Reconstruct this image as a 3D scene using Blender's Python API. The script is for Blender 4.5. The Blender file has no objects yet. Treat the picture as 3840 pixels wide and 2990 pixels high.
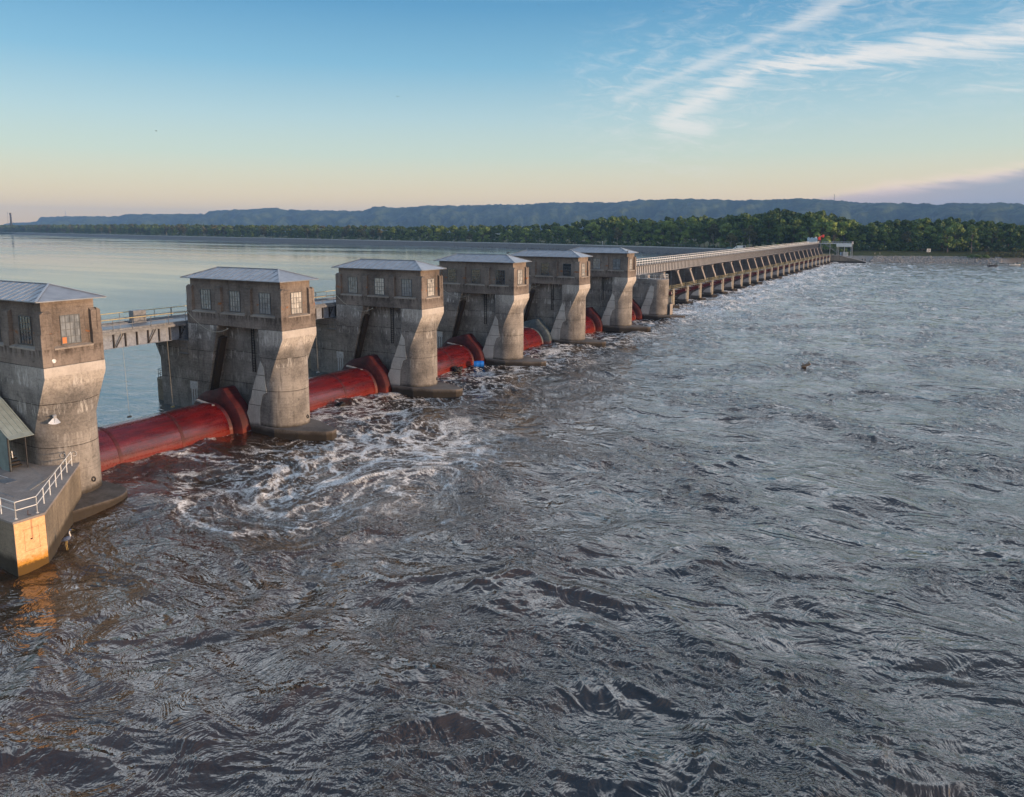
import bpy, bmesh, math, random
import numpy as np
from mathutils import Vector, Matrix

R = math.radians
scene = bpy.context.scene
COL = scene.collection
random.seed(7)
rng = np.random.default_rng(11)

# ------------------------------------------------------------------ camera
CAM_H = 20.9
cam_d = bpy.data.cameras.new('camera')
cam = bpy.data.objects.new('camera', cam_d)
COL.objects.link(cam)
cam.location = (0, 0, CAM_H)
cam.rotation_euler = (R(90 - 8.37), 0, R(30.14))
cam_d.sensor_width = 36.0
cam_d.lens = 36.0 * 2862 / 3840
cam_d.shift_y = -226 / 3840
cam_d.clip_start = 0.5
cam_d.clip_end = 40000
scene.camera = cam

# ------------------------------------------------------------------ node helper
class NT:
    def __init__(s, nt): s.nt = nt
    def node(s, typ, **kw):
        n = s.nt.nodes.new(typ)
        for k, v in kw.items():
            if k.startswith('_'): setattr(n, k[1:], v)
        return n
    def sock(s, n, name, v):
        i = n.inputs[name]
        if isinstance(v, S): s.nt.links.new(v.o, i)
        elif isinstance(v, bpy.types.NodeSocket): s.nt.links.new(v, i)
        elif v is not None:
            if hasattr(i.default_value, '__len__') and not hasattr(v, '__len__'): v = (v,) * len(i.default_value)
            if hasattr(v, '__len__') and len(v) == 3 and len(i.default_value) == 4: v = tuple(v) + (1,)
            i.default_value = v
    def math(s, op, a, b=None, c=None, clamp=False):
        n = s.node('ShaderNodeMath', _operation=op, _use_clamp=clamp)
        for k, v in enumerate((a, b, c)):
            if v is not None: s.sock(n, k, v)
        return S(s, n.outputs[0])
    def vmath(s, op, a, b=None):
        n = s.node('ShaderNodeVectorMath', _operation=op)
        s.sock(n, 0, a)
        if b is not None: s.sock(n, 1, b)
        return S(s, n.outputs[0])
    def mix(s, f, a, b, mode='MIX'):
        n = s.node('ShaderNodeMix', _data_type='RGBA', _blend_type=mode)
        s.sock(n, 0, f); s.sock(n, 6, a); s.sock(n, 7, b)
        return S(s, n.outputs[2])
    def mapr(s, v, a, b, c=0.0, d=1.0, smooth=True):
        n = s.node('ShaderNodeMapRange', _interpolation_type='SMOOTHSTEP' if smooth else 'LINEAR', _clamp=True)
        for k, x in enumerate((v, a, b, c, d)): s.sock(n, k, x)
        return S(s, n.outputs[0])
    def noise(s, vec, scale=1.0, detail=4.0, rough=.55, dist=0.0, lac=2.0):
        n = s.node('ShaderNodeTexNoise')
        s.sock(n, 'Vector', vec); s.sock(n, 'Scale', scale); s.sock(n, 'Detail', detail)
        s.sock(n, 'Roughness', rough); s.sock(n, 'Distortion', dist); s.sock(n, 'Lacunarity', lac)
        return S(s, n.outputs[0])
    def voro(s, vec, scale, feature='F1'):
        n = s.node('ShaderNodeTexVoronoi', _feature=feature)
        s.sock(n, 'Vector', vec); s.sock(n, 'Scale', scale)
        return S(s, n.outputs[0])
    def ramp(s, f, stops, interp='LINEAR'):
        n = s.node('ShaderNodeValToRGB'); n.color_ramp.interpolation = interp
        e = n.color_ramp.elements
        while len(e) < len(stops): e.new(.5)
        for x, (p, c) in zip(e, stops):
            x.position = p; x.color = tuple(c) + (1,) if len(c) == 3 else c
        s.sock(n, 0, f)
        return S(s, n.outputs[0])
    def comb(s, x, y, z):
        n = s.node('ShaderNodeCombineXYZ')
        for k, v in enumerate((x, y, z)): s.sock(n, k, v)
        return S(s, n.outputs[0])
    def sep(s, v):
        n = s.node('ShaderNodeSeparateXYZ'); s.sock(n, 0, v)
        return [S(s, o) for o in n.outputs]
    def bump(s, h, strength=.3, dist=.1, normal=None):
        n = s.node('ShaderNodeBump')
        s.sock(n, 'Height', h); s.sock(n, 'Strength', strength); s.sock(n, 'Distance', dist)
        if normal is not None: s.sock(n, 'Normal', normal)
        return S(s, n.outputs[0])
class S:
    def __init__(s, t, o): s.t, s.o = t, o
    def __add__(s, b): return s.t.math('ADD', s, b)
    __radd__ = __add__
    def __sub__(s, b): return s.t.math('SUBTRACT', s, b)
    def __rsub__(s, b): return s.t.math('SUBTRACT', b, s)
    def __mul__(s, b): return s.t.math('MULTIPLY', s, b)
    __rmul__ = __mul__
    def __truediv__(s, b): return s.t.math('DIVIDE', s, b)
    def abs(s): return s.t.math('ABSOLUTE', s)
    def pow(s, b): return s.t.math('POWER', s, b)
    def min(s, b): return s.t.math('MINIMUM', s, b)
    def max(s, b): return s.t.math('MAXIMUM', s, b)
    def clamp(s): return s.t.math('ADD', s, 0.0, clamp=True)

# ------------------------------------------------------------------ world: sky
SUN_EL, SUN_AZ = 5.0, 85.0          # azimuth clockwise from +Y: low sun, downstream side
world = bpy.data.worlds.new('World')
scene.world = world
world.use_nodes = True
wt = world.node_tree
wt.nodes.clear()
T = NT(wt)
sky = T.node('ShaderNodeTexSky', _sky_type='NISHITA', _sun_disc=False)
sky.sun_elevation = R(SUN_EL); sky.sun_rotation = R(SUN_AZ); sky.air_density = 1.0; sky.dust_density = 1.6; sky.ozone_density = 2.0
tc = T.node('ShaderNodeTexCoord')
dx, dy, dz = T.sep(S(T, tc.outputs['Generated']))
hl = (dx * dx + dy * dy).pow(.5)
el = T.math('ARCTAN2', dz, hl) * 57.2958
az = T.math('ARCTAN2', dx * -1.0, dy) * 57.2958           # 0 = along the dam, + = upstream
# evening gradient by height above the horizon
grad = T.ramp(T.mapr(el, 0.0, 40.0, smooth=False), [
    (0.0, (.86, .56, .22)), (.035, (.78, .56, .29)), (.075, (.60, .52, .35)), (.125, (.43, .49, .42)), (.19, (.31, .43, .46)),
    (.28, (.135, .31, .44)), (.38, (.052, .20, .36)), (.5, (.09, .24, .38)), (1.0, (.06, .13, .24))])
warm = T.mapr(az, -10.0, 70.0, 1.0, 0.0)
grad = T.mix(warm * 0.35, grad, T.mix(1.0, grad, (1.18, 1.12, 1.05), 'MULTIPLY'))
vec = T.comb(az, el, 0.0)
def segdist(p, q, tilt=1.0):
    (ax, ay), (bx, by) = p, q
    ay *= tilt; by *= tilt
    vx, vy = bx - ax, by - ay
    L = vx * vx + vy * vy
    px, py = az - ax, el * tilt - ay
    t = ((px * vx + py * vy) / L).clamp()
    ex, ey = px - t * vx, py - t * vy
    return (ex * ex + ey * ey).pow(.5)
def chain(pts, tilt=1.0):
    d = None
    for p, q in zip(pts[:-1], pts[1:]):
        s_ = segdist(p, q, tilt)
        d = s_ if d is None else d.min(s_)
    return d
wv = T.noise(vec, .25, 4, .6)
wv2 = T.noise(T.comb(az * .35 + el * .25, el * 1.2 - az * .12, 0.0), 1.0, 7, .68, 1.2)
fib = T.noise(T.comb(az * .12 + el * .35, el * 1.9 - az * .36, 0.0), 1.0, 10, .66, .4)
d1 = chain([(-6, 11.2), (4, 11.1), (10.2, 10.7), (14, 10.35)]) + (wv - .5) * 1.2 + (fib - .5) * 4.6
d2 = chain([(13.2, 10.4), (15.4, 9.4), (18.2, 7.9), (19.2, 7.3), (16.6, 6.8)]) + (wv - .5) * 1.1 + (fib - .5) * 4.8
d3 = chain([(4.5, 15.8), (9.5, 13.6), (12.5, 12.6), (14.8, 11.7), (18, 10.6), (22.5, 9.0)]) + (wv - .5) * 1.4 + (fib - .5) * 3.0
c1 = T.mapr(d1 / T.mapr(az, -4.0, 14.0, 1.5, .6, smooth=False), 1.25, -.3) * T.mapr(fib, .1, .5, .35, 1.0) * .97
c2 = T.mapr(d2, 1.35, -.3) * T.mapr(fib, .2, .55, .2, 1.0) * .92
c3 = T.mapr(d3, .9, -.3) * T.mapr(fib, .2, .6, .2, 1.0) * .75
veil = T.mapr(d1.min(d2).min(d3), 6.5, 0.3) * T.mapr(wv2, .42, .8) * .5
hi = T.mapr(az, 16.0, 0.0) * T.mapr(el, 11.5, 15.0) * T.mapr(wv2, .38, .75) * .6
wisp = T.mapr((el - 8.5 - (wv - .5) * 1.4).abs(), .6, 0.0) * T.mapr(az, 2.5, -1.0) * T.mapr(fib, .35, .65) * .6
cloud = c1.max(c2).max(c3).max(veil).max(hi).max(wisp)
skyc = T.mix(cloud, grad, (.64, .60, .57))
# bright veil added above the frame, unseen, to brighten the water's reflections
over = T.noise(T.comb(dx / (dz + .15), dy / (dz + .15), 0.0), 2.8, 6, .6, .6)
skyc = T.mix(T.mapr(el, 15.3, 19.0) * T.mapr(dy, -.4, .5, .3, 1.0) * T.mapr(el, 44.0, 25.0, .05, 1.0) * T.mapr(az, 120.0, 40.0, .75, 1.0) * T.mapr(over, .40, .56, .18, 1.0), skyc, (1.95, 2.0, 2.1))
# grey-violet bank low on the right, bright along its upper edge
top = T.mapr(az, 17.0, -4.0, .8, 3.5, smooth=False) + (wv - .5) * .9
bank = T.mapr(el - top, .25, -.25)
edge = T.mapr((el - top).abs(), .75, 0.0) * T.mapr(az, 13.0, 2.0) * T.mapr(fib, .3, .6)
skyc = T.mix(bank * T.mapr(az, 17.0, 9.0) * .85, skyc, T.mix(T.mapr(az, -3.0, 12.0), (.20, .23, .34), (.50, .36, .36)))
skyc = T.mix(edge * .55, skyc, (.85, .62, .52))
# the low sun side, behind the camera: warm and bright towards the sun
gx, gy = math.sin(R(SUN_AZ)), math.cos(R(SUN_AZ))
toward = (dx * gx + dy * gy) / (hl + .001)
skyc = T.mix(T.mapr(toward, 0.2, 1.0) * T.mapr(el, 28.0, 0.0) * .8, skyc, (1.5, .98, .62))
bg_n = T.node('ShaderNodeBackground'); T.sock(bg_n, 'Color', S(T, sky.outputs[0])); T.sock(bg_n, 'Strength', .05)
bg_g = T.node('ShaderNodeBackground'); T.sock(bg_g, 'Color', skyc); T.sock(bg_g, 'Strength', .90)
add = T.node('ShaderNodeAddShader'); wt.links.new(bg_n.outputs[0], add.inputs[0]); wt.links.new(bg_g.outputs[0], add.inputs[1])
wo = T.node('ShaderNodeOutputWorld'); wt.links.new(add.outputs[0], wo.inputs[0])

# ------------------------------------------------------------------ sun
sd = bpy.data.lights.new('sun', 'SUN')
sd.energy = 3.6; sd.angle = R(.6); sd.color = (1.0, .66, .40)
sun = bpy.data.objects.new('sun', sd); COL.objects.link(sun)
sv = Vector((math.sin(R(SUN_AZ)) * math.cos(R(SUN_EL)), math.cos(R(SUN_AZ)) * math.cos(R(SUN_EL)), math.sin(R(SUN_EL))))
sun.rotation_euler = sv.to_track_quat('Z', 'Y').to_euler()
sun.location = sv * 200

scene.view_settings.view_transform = 'Standard'
scene.view_settings.look = 'None'
scene.view_settings.exposure = 0.5
scene.view_settings.gamma = 1.0
scene.cycles.max_bounces = 6
scene.cycles.volume_bounces = 0
scene.cycles.use_denoising = True
scene.cycles.sample_clamp_indirect = 4
scene.cycles.sample_clamp_direct = 5
scene.cycles.use_adaptive_sampling = True
scene.cycles.adaptive_threshold = .01

# ------------------------------------------------------------------ materials
MATS = {}
def newmat(name):
    m = bpy.data.materials.new(name); m.use_nodes = True
    t = NT(m.node_tree)
    b = m.node_tree.nodes['Principled BSDF']
    MATS[name] = m
    return m, t, b
def pos(t): return S(t, t.node('ShaderNodeNewGeometry').outputs['Position'])
def simple(name, col, rough=.6, metal=0.0, var=.25, scale=3.0, bump=.0, spec=.5):
    m, t, b = newmat(name)
    p = pos(t)
    n = t.noise(p, scale, 6, .65)
    c = t.mix(t.mapr(n, .25, .75), tuple(x * (1 - var) for x in col), tuple(min(1, x * (1 + var)) for x in col))
    t.sock(b, 'Base Color', c)
    t.sock(b, 'Roughness', t.mapr(n, .2, .8, rough * .8, min(1, rough * 1.2)))
    t.sock(b, 'Metallic', metal); t.sock(b, 'Specular IOR Level', spec)
    if bump: t.sock(b, 'Normal', t.bump(n, bump, .05))
    return m
def concrete(name, dark, light, joints=(), white=0.0, stain=.8, streak=.75, boards=True, base_wet=None, white_z=None):
    m, t, b = newmat(name)
    p = pos(t)
    x, y, z = t.sep(p)
    big = t.noise(p, .32, 5, .6)
    fine = t.noise(p, 5.5, 8, .72)
    grain = t.noise(p, 26.0, 3, .7)
    c = t.mix(t.mapr(big * .6 + fine * .4, .3, .68), dark, light)
    c = t.mix(1.0, c, t.mix(grain, (.68,) * 3, (1.3,) * 3), 'MULTIPLY')
    sv_ = t.comb(x * 2.2, y * 2.2, z * .16)
    st = t.noise(sv_, 1.0, 6, .7)
    c = t.mix(t.mapr(st, .52, .78) * streak, c, tuple(k * .42 for k in dark))
    blot = t.noise(p, .9, 7, .72)
    c = t.mix(t.mapr(blot, .56, .74) * stain, c, tuple(k * .4 for k in dark))
    lb = t.noise(t.comb(x + 31.0, y + 7.0, z * .7), .5, 6, .7)
    c = t.mix(t.mapr(lb, .55, .78) * .5, c, tuple(min(1, k * 1.35) for k in light))
    h = fine * .5 + grain * .25
    if boards:
        bz = t.math('FRACT', z * 3.3)
        bl = t.mapr(bz, 0.0, .09) * t.mapr(bz, 1.0, .91)
        brk = t.noise(t.comb(x * .5, y * .5, z * 6.0), 1.0, 2, .5)
        c = t.mix((1.0 - bl) * t.mapr(brk, .42, .6) * .45, c, tuple(k * .5 for k in dark))
        h = h + bl * .12
    for zz in joints:
        wob = (t.noise(p, 1.4, 3, .6) - .5) * .05
        ln = t.mapr((z - zz + wob).abs(), .045, .015)
        c = t.mix(ln * .85, c, (.02, .017, .015))
        h = h - ln * .8
    if white:
        wn = t.noise(t.comb(x * 3.4, y * 3.4, z * .55), 1.0, 6, .72)
        wb = t.noise(p, .55, 3, .5)
        zone = None
        for (z0, z1, a) in white_z:
            q = t.mapr(z, z0, z0 + .25) * t.mapr(z, z1, z1 - .05) * a
            zone = q if zone is None else zone.max(q)
        c = t.mix((t.mapr(wn, .50, .60) * zone * t.mapr(wb, .4, .56) * white).clamp(), c, (.62, .60, .57))
    if name == 'concrete_pier':
        q = t.mapr(x, -60.9, -58.6) * t.mapr(z + (blot - .5) * 2.0, 8.3, 9.5) * t.mapr(z, 10.62, 10.58)
        c = t.mix(q * t.mapr(fine, .3, .6, .25, .8), c, (.50, .46, .42))
        q = t.mapr(x, -69.2, -70.9) * t.mapr(z + (blot - .5) * 2.4, 7.9, 9.0) * t.mapr(z, 10.62, 10.58)
        c = t.mix(q * t.mapr(fine, .35, .6, .1, .7), c, (.46, .45, .44))
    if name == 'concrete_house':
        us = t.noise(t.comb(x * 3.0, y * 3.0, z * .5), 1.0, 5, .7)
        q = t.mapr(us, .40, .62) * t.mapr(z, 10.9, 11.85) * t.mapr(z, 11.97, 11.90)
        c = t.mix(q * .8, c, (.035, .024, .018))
        rs = t.mapr(t.noise(t.comb(x * 1.1, y * 1.1, z * 2.0), 1.0, 4, .6), .56, .64) * t.mapr((z - 12.95).abs(), .28, .05)
        c = t.mix(rs * .8, c, (.30, .105, .02))
    if base_wet is not None:
        wl = (blot - .5) * .7
        c = t.mix(t.mapr(z + wl, base_wet + .5, base_wet) * .85, c, (.028, .022, .015))
    t.sock(b, 'Base Color', c)
    t.sock(b, 'Roughness', .88); t.sock(b, 'Specular IOR Level', .25)
    t.sock(b, 'Normal', t.bump(h, .55, .045))
    return m
concrete('concrete_pier', (.10, .094, .09), (.34, .315, .29), joints=(10.60, 7.72, 4.35), white=1.0,
         white_z=((8.9, 10.6, 1.0), (6.7, 7.8, .55), (3.0, 5.4, .25)), base_wet=.55)
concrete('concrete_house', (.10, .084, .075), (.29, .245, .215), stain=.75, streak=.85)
concrete('concrete_band', (.38, .34, .31), (.56, .52, .48), stain=.35, streak=.4, boards=False)
concrete('concrete_patch', (.36, .355, .34), (.58, .57, .54), stain=.45, streak=.6, boards=False, joints=(5.9, 4.3, 2.7), base_wet=.45)
concrete('concrete_slab', (.085, .072, .064), (.21, .185, .165), stain=.5, streak=.2, boards=False, base_wet=.12)
concrete('concrete_deck', (.22, .19, .175), (.37, .33, .30), stain=.45, streak=.1, boards=False)
concrete('concrete_wall', (.13, .11, .085), (.34, .28, .21), stain=.8, streak=.9, boards=True, base_wet=.35)
concrete('concrete_far', (.06, .054, .052), (.17, .155, .15), stain=.9, streak=.9, boards=False, base_wet=.5)
concrete('concrete_belt', (.20, .18, .16), (.38, .33, .29), stain=.6, streak=.6, boards=False)
concrete('concrete_block', (.30, .29, .28), (.50, .49, .47), stain=.8, streak=.7, boards=False, base_wet=.7)

def peach_wall():  # end face coloured mottled warm peach, darker at the waterline
    m, t, b = newmat('peach_face')
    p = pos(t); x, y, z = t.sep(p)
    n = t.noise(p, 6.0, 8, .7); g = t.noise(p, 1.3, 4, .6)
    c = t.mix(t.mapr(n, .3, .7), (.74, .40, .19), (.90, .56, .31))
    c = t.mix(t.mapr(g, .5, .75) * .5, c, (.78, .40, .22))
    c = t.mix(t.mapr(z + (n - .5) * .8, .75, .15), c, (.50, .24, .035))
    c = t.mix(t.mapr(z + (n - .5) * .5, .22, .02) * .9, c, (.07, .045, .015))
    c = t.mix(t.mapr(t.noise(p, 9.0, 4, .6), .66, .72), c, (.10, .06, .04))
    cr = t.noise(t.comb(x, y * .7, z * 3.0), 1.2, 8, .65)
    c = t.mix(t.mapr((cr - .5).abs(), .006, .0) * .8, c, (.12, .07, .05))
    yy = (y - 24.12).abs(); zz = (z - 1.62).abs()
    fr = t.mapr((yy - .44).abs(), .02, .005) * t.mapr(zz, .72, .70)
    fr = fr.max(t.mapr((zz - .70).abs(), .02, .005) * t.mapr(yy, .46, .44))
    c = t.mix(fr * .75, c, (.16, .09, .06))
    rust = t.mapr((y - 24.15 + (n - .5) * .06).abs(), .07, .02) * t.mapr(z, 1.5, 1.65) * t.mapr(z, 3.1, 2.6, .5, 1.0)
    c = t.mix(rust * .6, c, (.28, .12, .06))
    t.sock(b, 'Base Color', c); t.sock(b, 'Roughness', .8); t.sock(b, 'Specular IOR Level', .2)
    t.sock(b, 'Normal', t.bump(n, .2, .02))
peach_wall()

def red_paint(name, c0, c1, worn=.5, dull=0.0):
    m, t, b = newmat(name)
    p = pos(t); x, y, z = t.sep(p)
    n = t.noise(t.comb(x * 1.2, y * .35, z * 1.2), 1.4, 7, .65)
    f = t.noise(p, 7.0, 6, .7)
    c = t.mix(t.mapr(n, .3, .7), c0, c1)
    c = t.mix(t.mapr(f, .35, .65) * .3, c, tuple(k * .55 for k in c0))
    lay = t.noise(t.comb(x * .8, y * .12, z * 3.5), 1.0, 5, .6)
    c = t.mix(t.mapr(lay, .58, .66) * .45, c, tuple(k * .4 for k in c0))
    sp = t.noise(p, 2.6, 5, .62)
    c = t.mix(t.mapr(sp + t.mapr(z, 2.4, .4) * .035, .665, .70) * worn, c, (.018, .010, .008))
    hr = t.noise(t.comb(x, y * 9.0, z * .6), 1.0, 3, .6)
    c = t.mix(t.mapr(hr, .60, .72) * .25, c, (.20, .09, .08))
    c = t.mix(t.mapr(z + (sp - .5) * .9, .75, -.1) * .55, c, (.22, .028, .010))  # orange towards the waterline: low sun's glow put into the colour
    t.sock(b, 'Base Color', c)
    t.sock(b, 'Roughness', t.mapr(f * .5 + lay * .5, .3, .7, .16 + dull, .42 + dull))
    t.sock(b, 'Specular IOR Level', .75 - dull)
    t.sock(b, 'Normal', t.bump(f * .4 + hr * .25 + sp * .5, .22, .05))
red_paint('red_drum', (.055, .003, .006), (.150, .009, .010))
red_paint('red_shield', (.040, .006, .009), (.090, .012, .014), .6, .3)
red_paint('blue_grey_shield', (.05, .072, .085), (.12, .155, .175), .4, .3)
red_paint('dark_red_steel', (.10, .012, .014), (.20, .022, .022), .6, .3)

simple('grey_steel', (.20, .215, .24), .5, .3, .35, 4)
simple('pale_steel', (.46, .47, .49), .5, .2, .3, 4)
def girder_mat(name, c0, c1):
    m, t, b = newmat(name)
    p = pos(t); x, y, z = t.sep(p)
    n = t.noise(p, 2.2, 8, .75)
    s_ = t.noise(t.comb(x, y * 5.0, z * .9), 1.0, 5, .7)
    c = t.mix(t.mapr(n, .3, .7), c0, c1)
    c = t.mix(t.mapr(s_, .56, .72) * .6, c, tuple(k * .3 for k in c0))
    c = t.mix(t.mapr(t.noise(p, 3.4, 6, .7), .62, .68), c, (.07, .028, .018))
    t.sock(b, 'Base Color', c); t.sock(b, 'Roughness', .6)
girder_mat('girder_paint', (.16, .19, .25), (.30, .35, .44))
girder_mat('girder_paint_far', (.30, .31, .34), (.50, .51, .54))
simple('deck_grating', (.10, .105, .115), .7, .2, .3, 2)
simple('yellow_rail', (.46, .38, .19), .55, 0, .3, 2)
simple('white_rail', (.78, .77, .74), .45, 0, .12, 5)
simple('white_metal', (.80, .80, .80), .35, .2, .1, 5)
simple('dark_steel', (.035, .035, .04), .6, .3, .4, 4)
simple('rust_steel', (.12, .05, .025), .8, .1, .4, 6)
simple('wood_dark', (.045, .032, .022), .85, 0, .45, 5, .3)
simple('cream_post', (.60, .50, .36), .6, 0, .3, 4)
simple('white_paint', (.78, .78, .76), .5, 0, .08, 2)
simple('black_paint', (.02, .02, .022), .5, 0, .2, 2)
simple('orange_panel', (.55, .20, .07), .6, 0, .1, 3)
simple('red_machine', (.50, .035, .025), .4, 0, .25, 2)
simple('blue_plastic', (.012, .16, .62), .35, 0, .12, 2)
simple('pale_blue', (.30, .48, .66), .5, 0, .3, 1.2)
simple('green_box', (.06, .16, .14), .5, 0, .2, 1)
simple('rope', (.42, .40, .34), .8, 0, .2, 3)
simple('canopy_metal', (.36, .42, .40), .45, .3, .15, 2)
simple('green_panel', (.22, .28, .27), .6, .1, .25, 1.5)
simple('rubber', (.02, .02, .022), .7, 0, .3, 3)
simple('bark', (.11, .085, .065), .9, 0, .4, 2)
simple('pale_bark', (.30, .26, .21), .9, 0, .3, 2)
simple('skin', (.45, .27, .19), .6, 0, .1, 8)
simple('cloth_dark', (.03, .035, .045), .85, 0, .3, 8)
simple('cloth_green', (.05, .09, .06), .85, 0, .3, 8)
simple('heron_blue', (.13, .17, .27), .75, 0, .3, 9)
simple('heron_pale', (.62, .58, .52), .75, 0, .2, 9)
simple('beak', (.45, .30, .08), .5, 0, .1, 9)
simple('ladder_black', (.012, .012, .013), .6, .3, .2, 5)
simple('driftwood', (.22, .17, .13), .9, 0, .4, 6, .4)
simple('boat_hull', (.16, .17, .18), .4, .2, .15, 2)
simple('boat_white', (.62, .63, .62), .4, 0, .1, 2)

def roof_mat():
    m, t, b = newmat('roof_metal')
    p = pos(t); tcn = t.node('ShaderNodeTexCoord')
    x, y, z = t.sep(S(t, tcn.outputs['Object']))
    n = t.noise(p, 1.2, 6, .6)
    c = t.mix(t.mapr(n, .3, .7), (.20, .23, .275), (.28, .31, .36))
    c = t.mix(t.mapr(t.noise(t.comb(x * .8, y, z), .7, 3, .5), .55, .7) * .35, c, (.30, .34, .38))
    t.sock(b, 'Base Color', c); t.sock(b, 'Roughness', .42); t.sock(b, 'Metallic', .35)
    rb = t.math('SINE', x * 42.0)
    t.sock(b, 'Normal', t.bump(rb, .25, .02))
roof_mat()
simple('roof_trim', (.30, .33, .37), .4, .3, .1, 2)
def glass_mat(name, col, rough, spec=.9):
    m, t, b = newmat(name)
    p = pos(t)
    n = t.noise(p, 1.7, 3, .6)
    x, y, z = t.sep(p)
    wn = t.node('ShaderNodeTexWhiteNoise', _noise_dimensions='3D')
    t.sock(wn, 'Vector', t.comb(t.math('FLOOR', x / .375 + .03), t.math('FLOOR', y / .36 + .03), t.math('FLOOR', z / .5125 + .21)))
    cell = S(t, wn.outputs[0])
    c = t.mix(cell * .5 + t.mapr(n, .35, .65) * .5, tuple(k * .45 for k in col), col)  # sky caught in the panes is put into their colour, pane by pane
    t.sock(b, 'Base Color', c)
    t.sock(b, 'Roughness', t.mapr(n, .3, .7, rough, rough * 3)); t.sock(b, 'Specular IOR Level', spec)
    t.sock(b, 'Coat Weight', .6); t.sock(b, 'Coat Roughness', .04)
    t.sock(b, 'Normal', t.bump(n, .12, .03))
glass_mat('window_dark', (.035, .045, .055), .06)
glass_mat('window_pale', (.62, .60, .56), .12)
glass_mat('window_mid', (.26, .29, .32), .08)
# ------------------------------------------------------------------ mesh helpers
class MB:
    def __init__(s): s.v, s.f = [], []
    def add(s, vs, fs):
        o = len(s.v); s.v += [tuple(map(float, p)) for p in vs]; s.f += [tuple(i + o for i in f) for f in fs]; return s
    def box(s, x0, x1, y0, y1, z0, z1):
        return s.add([(x0, y0, z0), (x1, y0, z0), (x1, y1, z0), (x0, y1, z0), (x0, y0, z1), (x1, y0, z1), (x1, y1, z1), (x0, y1, z1)],
                     [(3, 2, 1, 0), (4, 5, 6, 7), (0, 1, 5, 4), (1, 2, 6, 5), (2, 3, 7, 6), (3, 0, 4, 7)])
    def prism(s, poly, a, b, axis='z'):
        n = len(poly)
        if axis == 'z': P = lambda q, k: (q[0], q[1], k)
        elif axis == 'y': P = lambda q, k: (q[0], k, q[1])
        else: P = lambda q, k: (k, q[0], q[1])
        area = sum(poly[i][0] * poly[(i + 1) % n][1] - poly[(i + 1) % n][0] * poly[i][1] for i in range(n))
        if (area < 0) != (axis == 'y'): poly = poly[::-1]
        vs = [P(q, a) for q in poly] + [P(q, b) for q in poly]
        fs = [tuple(range(n - 1, -1, -1)), tuple(range(n, 2 * n))]
        fs += [(i, (i + 1) % n, n + (i + 1) % n, n + i) for i in range(n)]
        return s.add(vs, fs)
    def loft(s, secs, caps=True, closed=True):
        n = len(secs[0]); vs = [p for q in secs for p in q]; fs = []
        m = n if closed else n - 1
        for k in range(len(secs) - 1):
            for i in range(m):
                j = (i + 1) % n
                fs.append((k * n + i, k * n + j, (k + 1) * n + j, (k + 1) * n + i))
        if caps: fs += [tuple(range(n - 1, -1, -1)), tuple(range((len(secs) - 1) * n, len(secs) * n))]
        return s.add(vs, fs)
    def tube(s, p, q, r, n=6, r2=None):
        p, q = Vector(p), Vector(q); d = (q - p)
        if d.length < 1e-6: return s
        d.normalize(); u = d.orthogonal().normalized(); w = d.cross(u); r2 = r if r2 is None else r2
        secs = [[c + (u * math.cos(a) + w * math.sin(a)) * rr for a in [2 * math.pi * i / n for i in range(n)]] for c, rr in ((p, r), (q, r2))]
        return s.loft(secs)
    def path(s, pts, r, n=6):
        for a, b in zip(pts[:-1], pts[1:]): s.tube(a, b, r, n)
        return s
    def bar(s, p, q, w, h):
        p, q = Vector(p), Vector(q); d = (q - p).normalized()
        up = Vector((0, 0, 1)) if abs(d.z) < .98 else Vector((1, 0, 0))
        u = d.cross(up).normalized(); v = u.cross(d)
        return s.loft([[c + u * a * w / 2 + v * b * h / 2 for a, b in ((-1, -1), (1, -1), (1, 1), (-1, 1))] for c in (p, q)])
    def ring(s, c, axis, r, t, n=20):
        c = Vector(c); ax = Vector(axis).normalized(); u = ax.orthogonal().normalized(); w = ax.cross(u)
        pts = [c + (u * math.cos(2 * math.pi * i / n) + w * math.sin(2 * math.pi * i / n)) * r for i in range(n + 1)]
        return s.path(pts, t, 5)
    def cyl(s, c0, c1, r, n=32): return s.tube(c0, c1, r, n)
    def build(s, name, mat, parent=None, smooth=None, bevel=0):
        me = bpy.data.meshes.new(name); me.from_pydata(s.v, [], s.f)
        bm = bmesh.new(); bm.from_mesh(me); bmesh.ops.recalc_face_normals(bm, faces=bm.faces); bm.to_mesh(me); bm.free()
        me.materials.append(MATS[mat])
        o = bpy.data.objects.new(name, me); COL.objects.link(o)
        if smooth is not None:
            for p in me.polygons: p.use_smooth = True
            me.set_sharp_from_angle(angle=R(smooth))
        if bevel:
            b = o.modifiers.new('bevel', 'BEVEL'); b.width = bevel; b.segments = 2; b.limit_method = 'ANGLE'; b.angle_limit = R(35)
        if parent is not None: o.parent = parent
        return o
def tag(o, label=None, cat=None, group=None, kind=None):
    if label: o['label'] = label
    if cat: o['category'] = cat
    if group: o['group'] = group
    if kind: o['kind'] = kind
    return o
def thing(name, label, cat, loc=(0, 0, 0), rz=0, group=None):
    o = bpy.data.objects.new(name, None); COL.objects.link(o)
    o.location = loc; o.rotation_euler = (0, 0, rz); o.empty_display_size = .5
    return tag(o, label, cat, group)
def copy_tree(o, parent=None):
    c = o.copy(); COL.objects.link(c); c.parent = parent
    for ch in list(o.children): copy_tree(ch, c)
    return c
def dup(o, loc, label, rz=None, group=None):
    c = copy_tree(o); c.location = loc; c['label'] = label
    if rz is not None: c.rotation_euler = (0, 0, rz)
    if group: c['group'] = group
    return c
_c, _s = math.cos(R(8.37)), math.sin(R(8.37)); _ca, _sa = math.cos(R(30.14)), math.sin(R(30.14))
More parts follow.
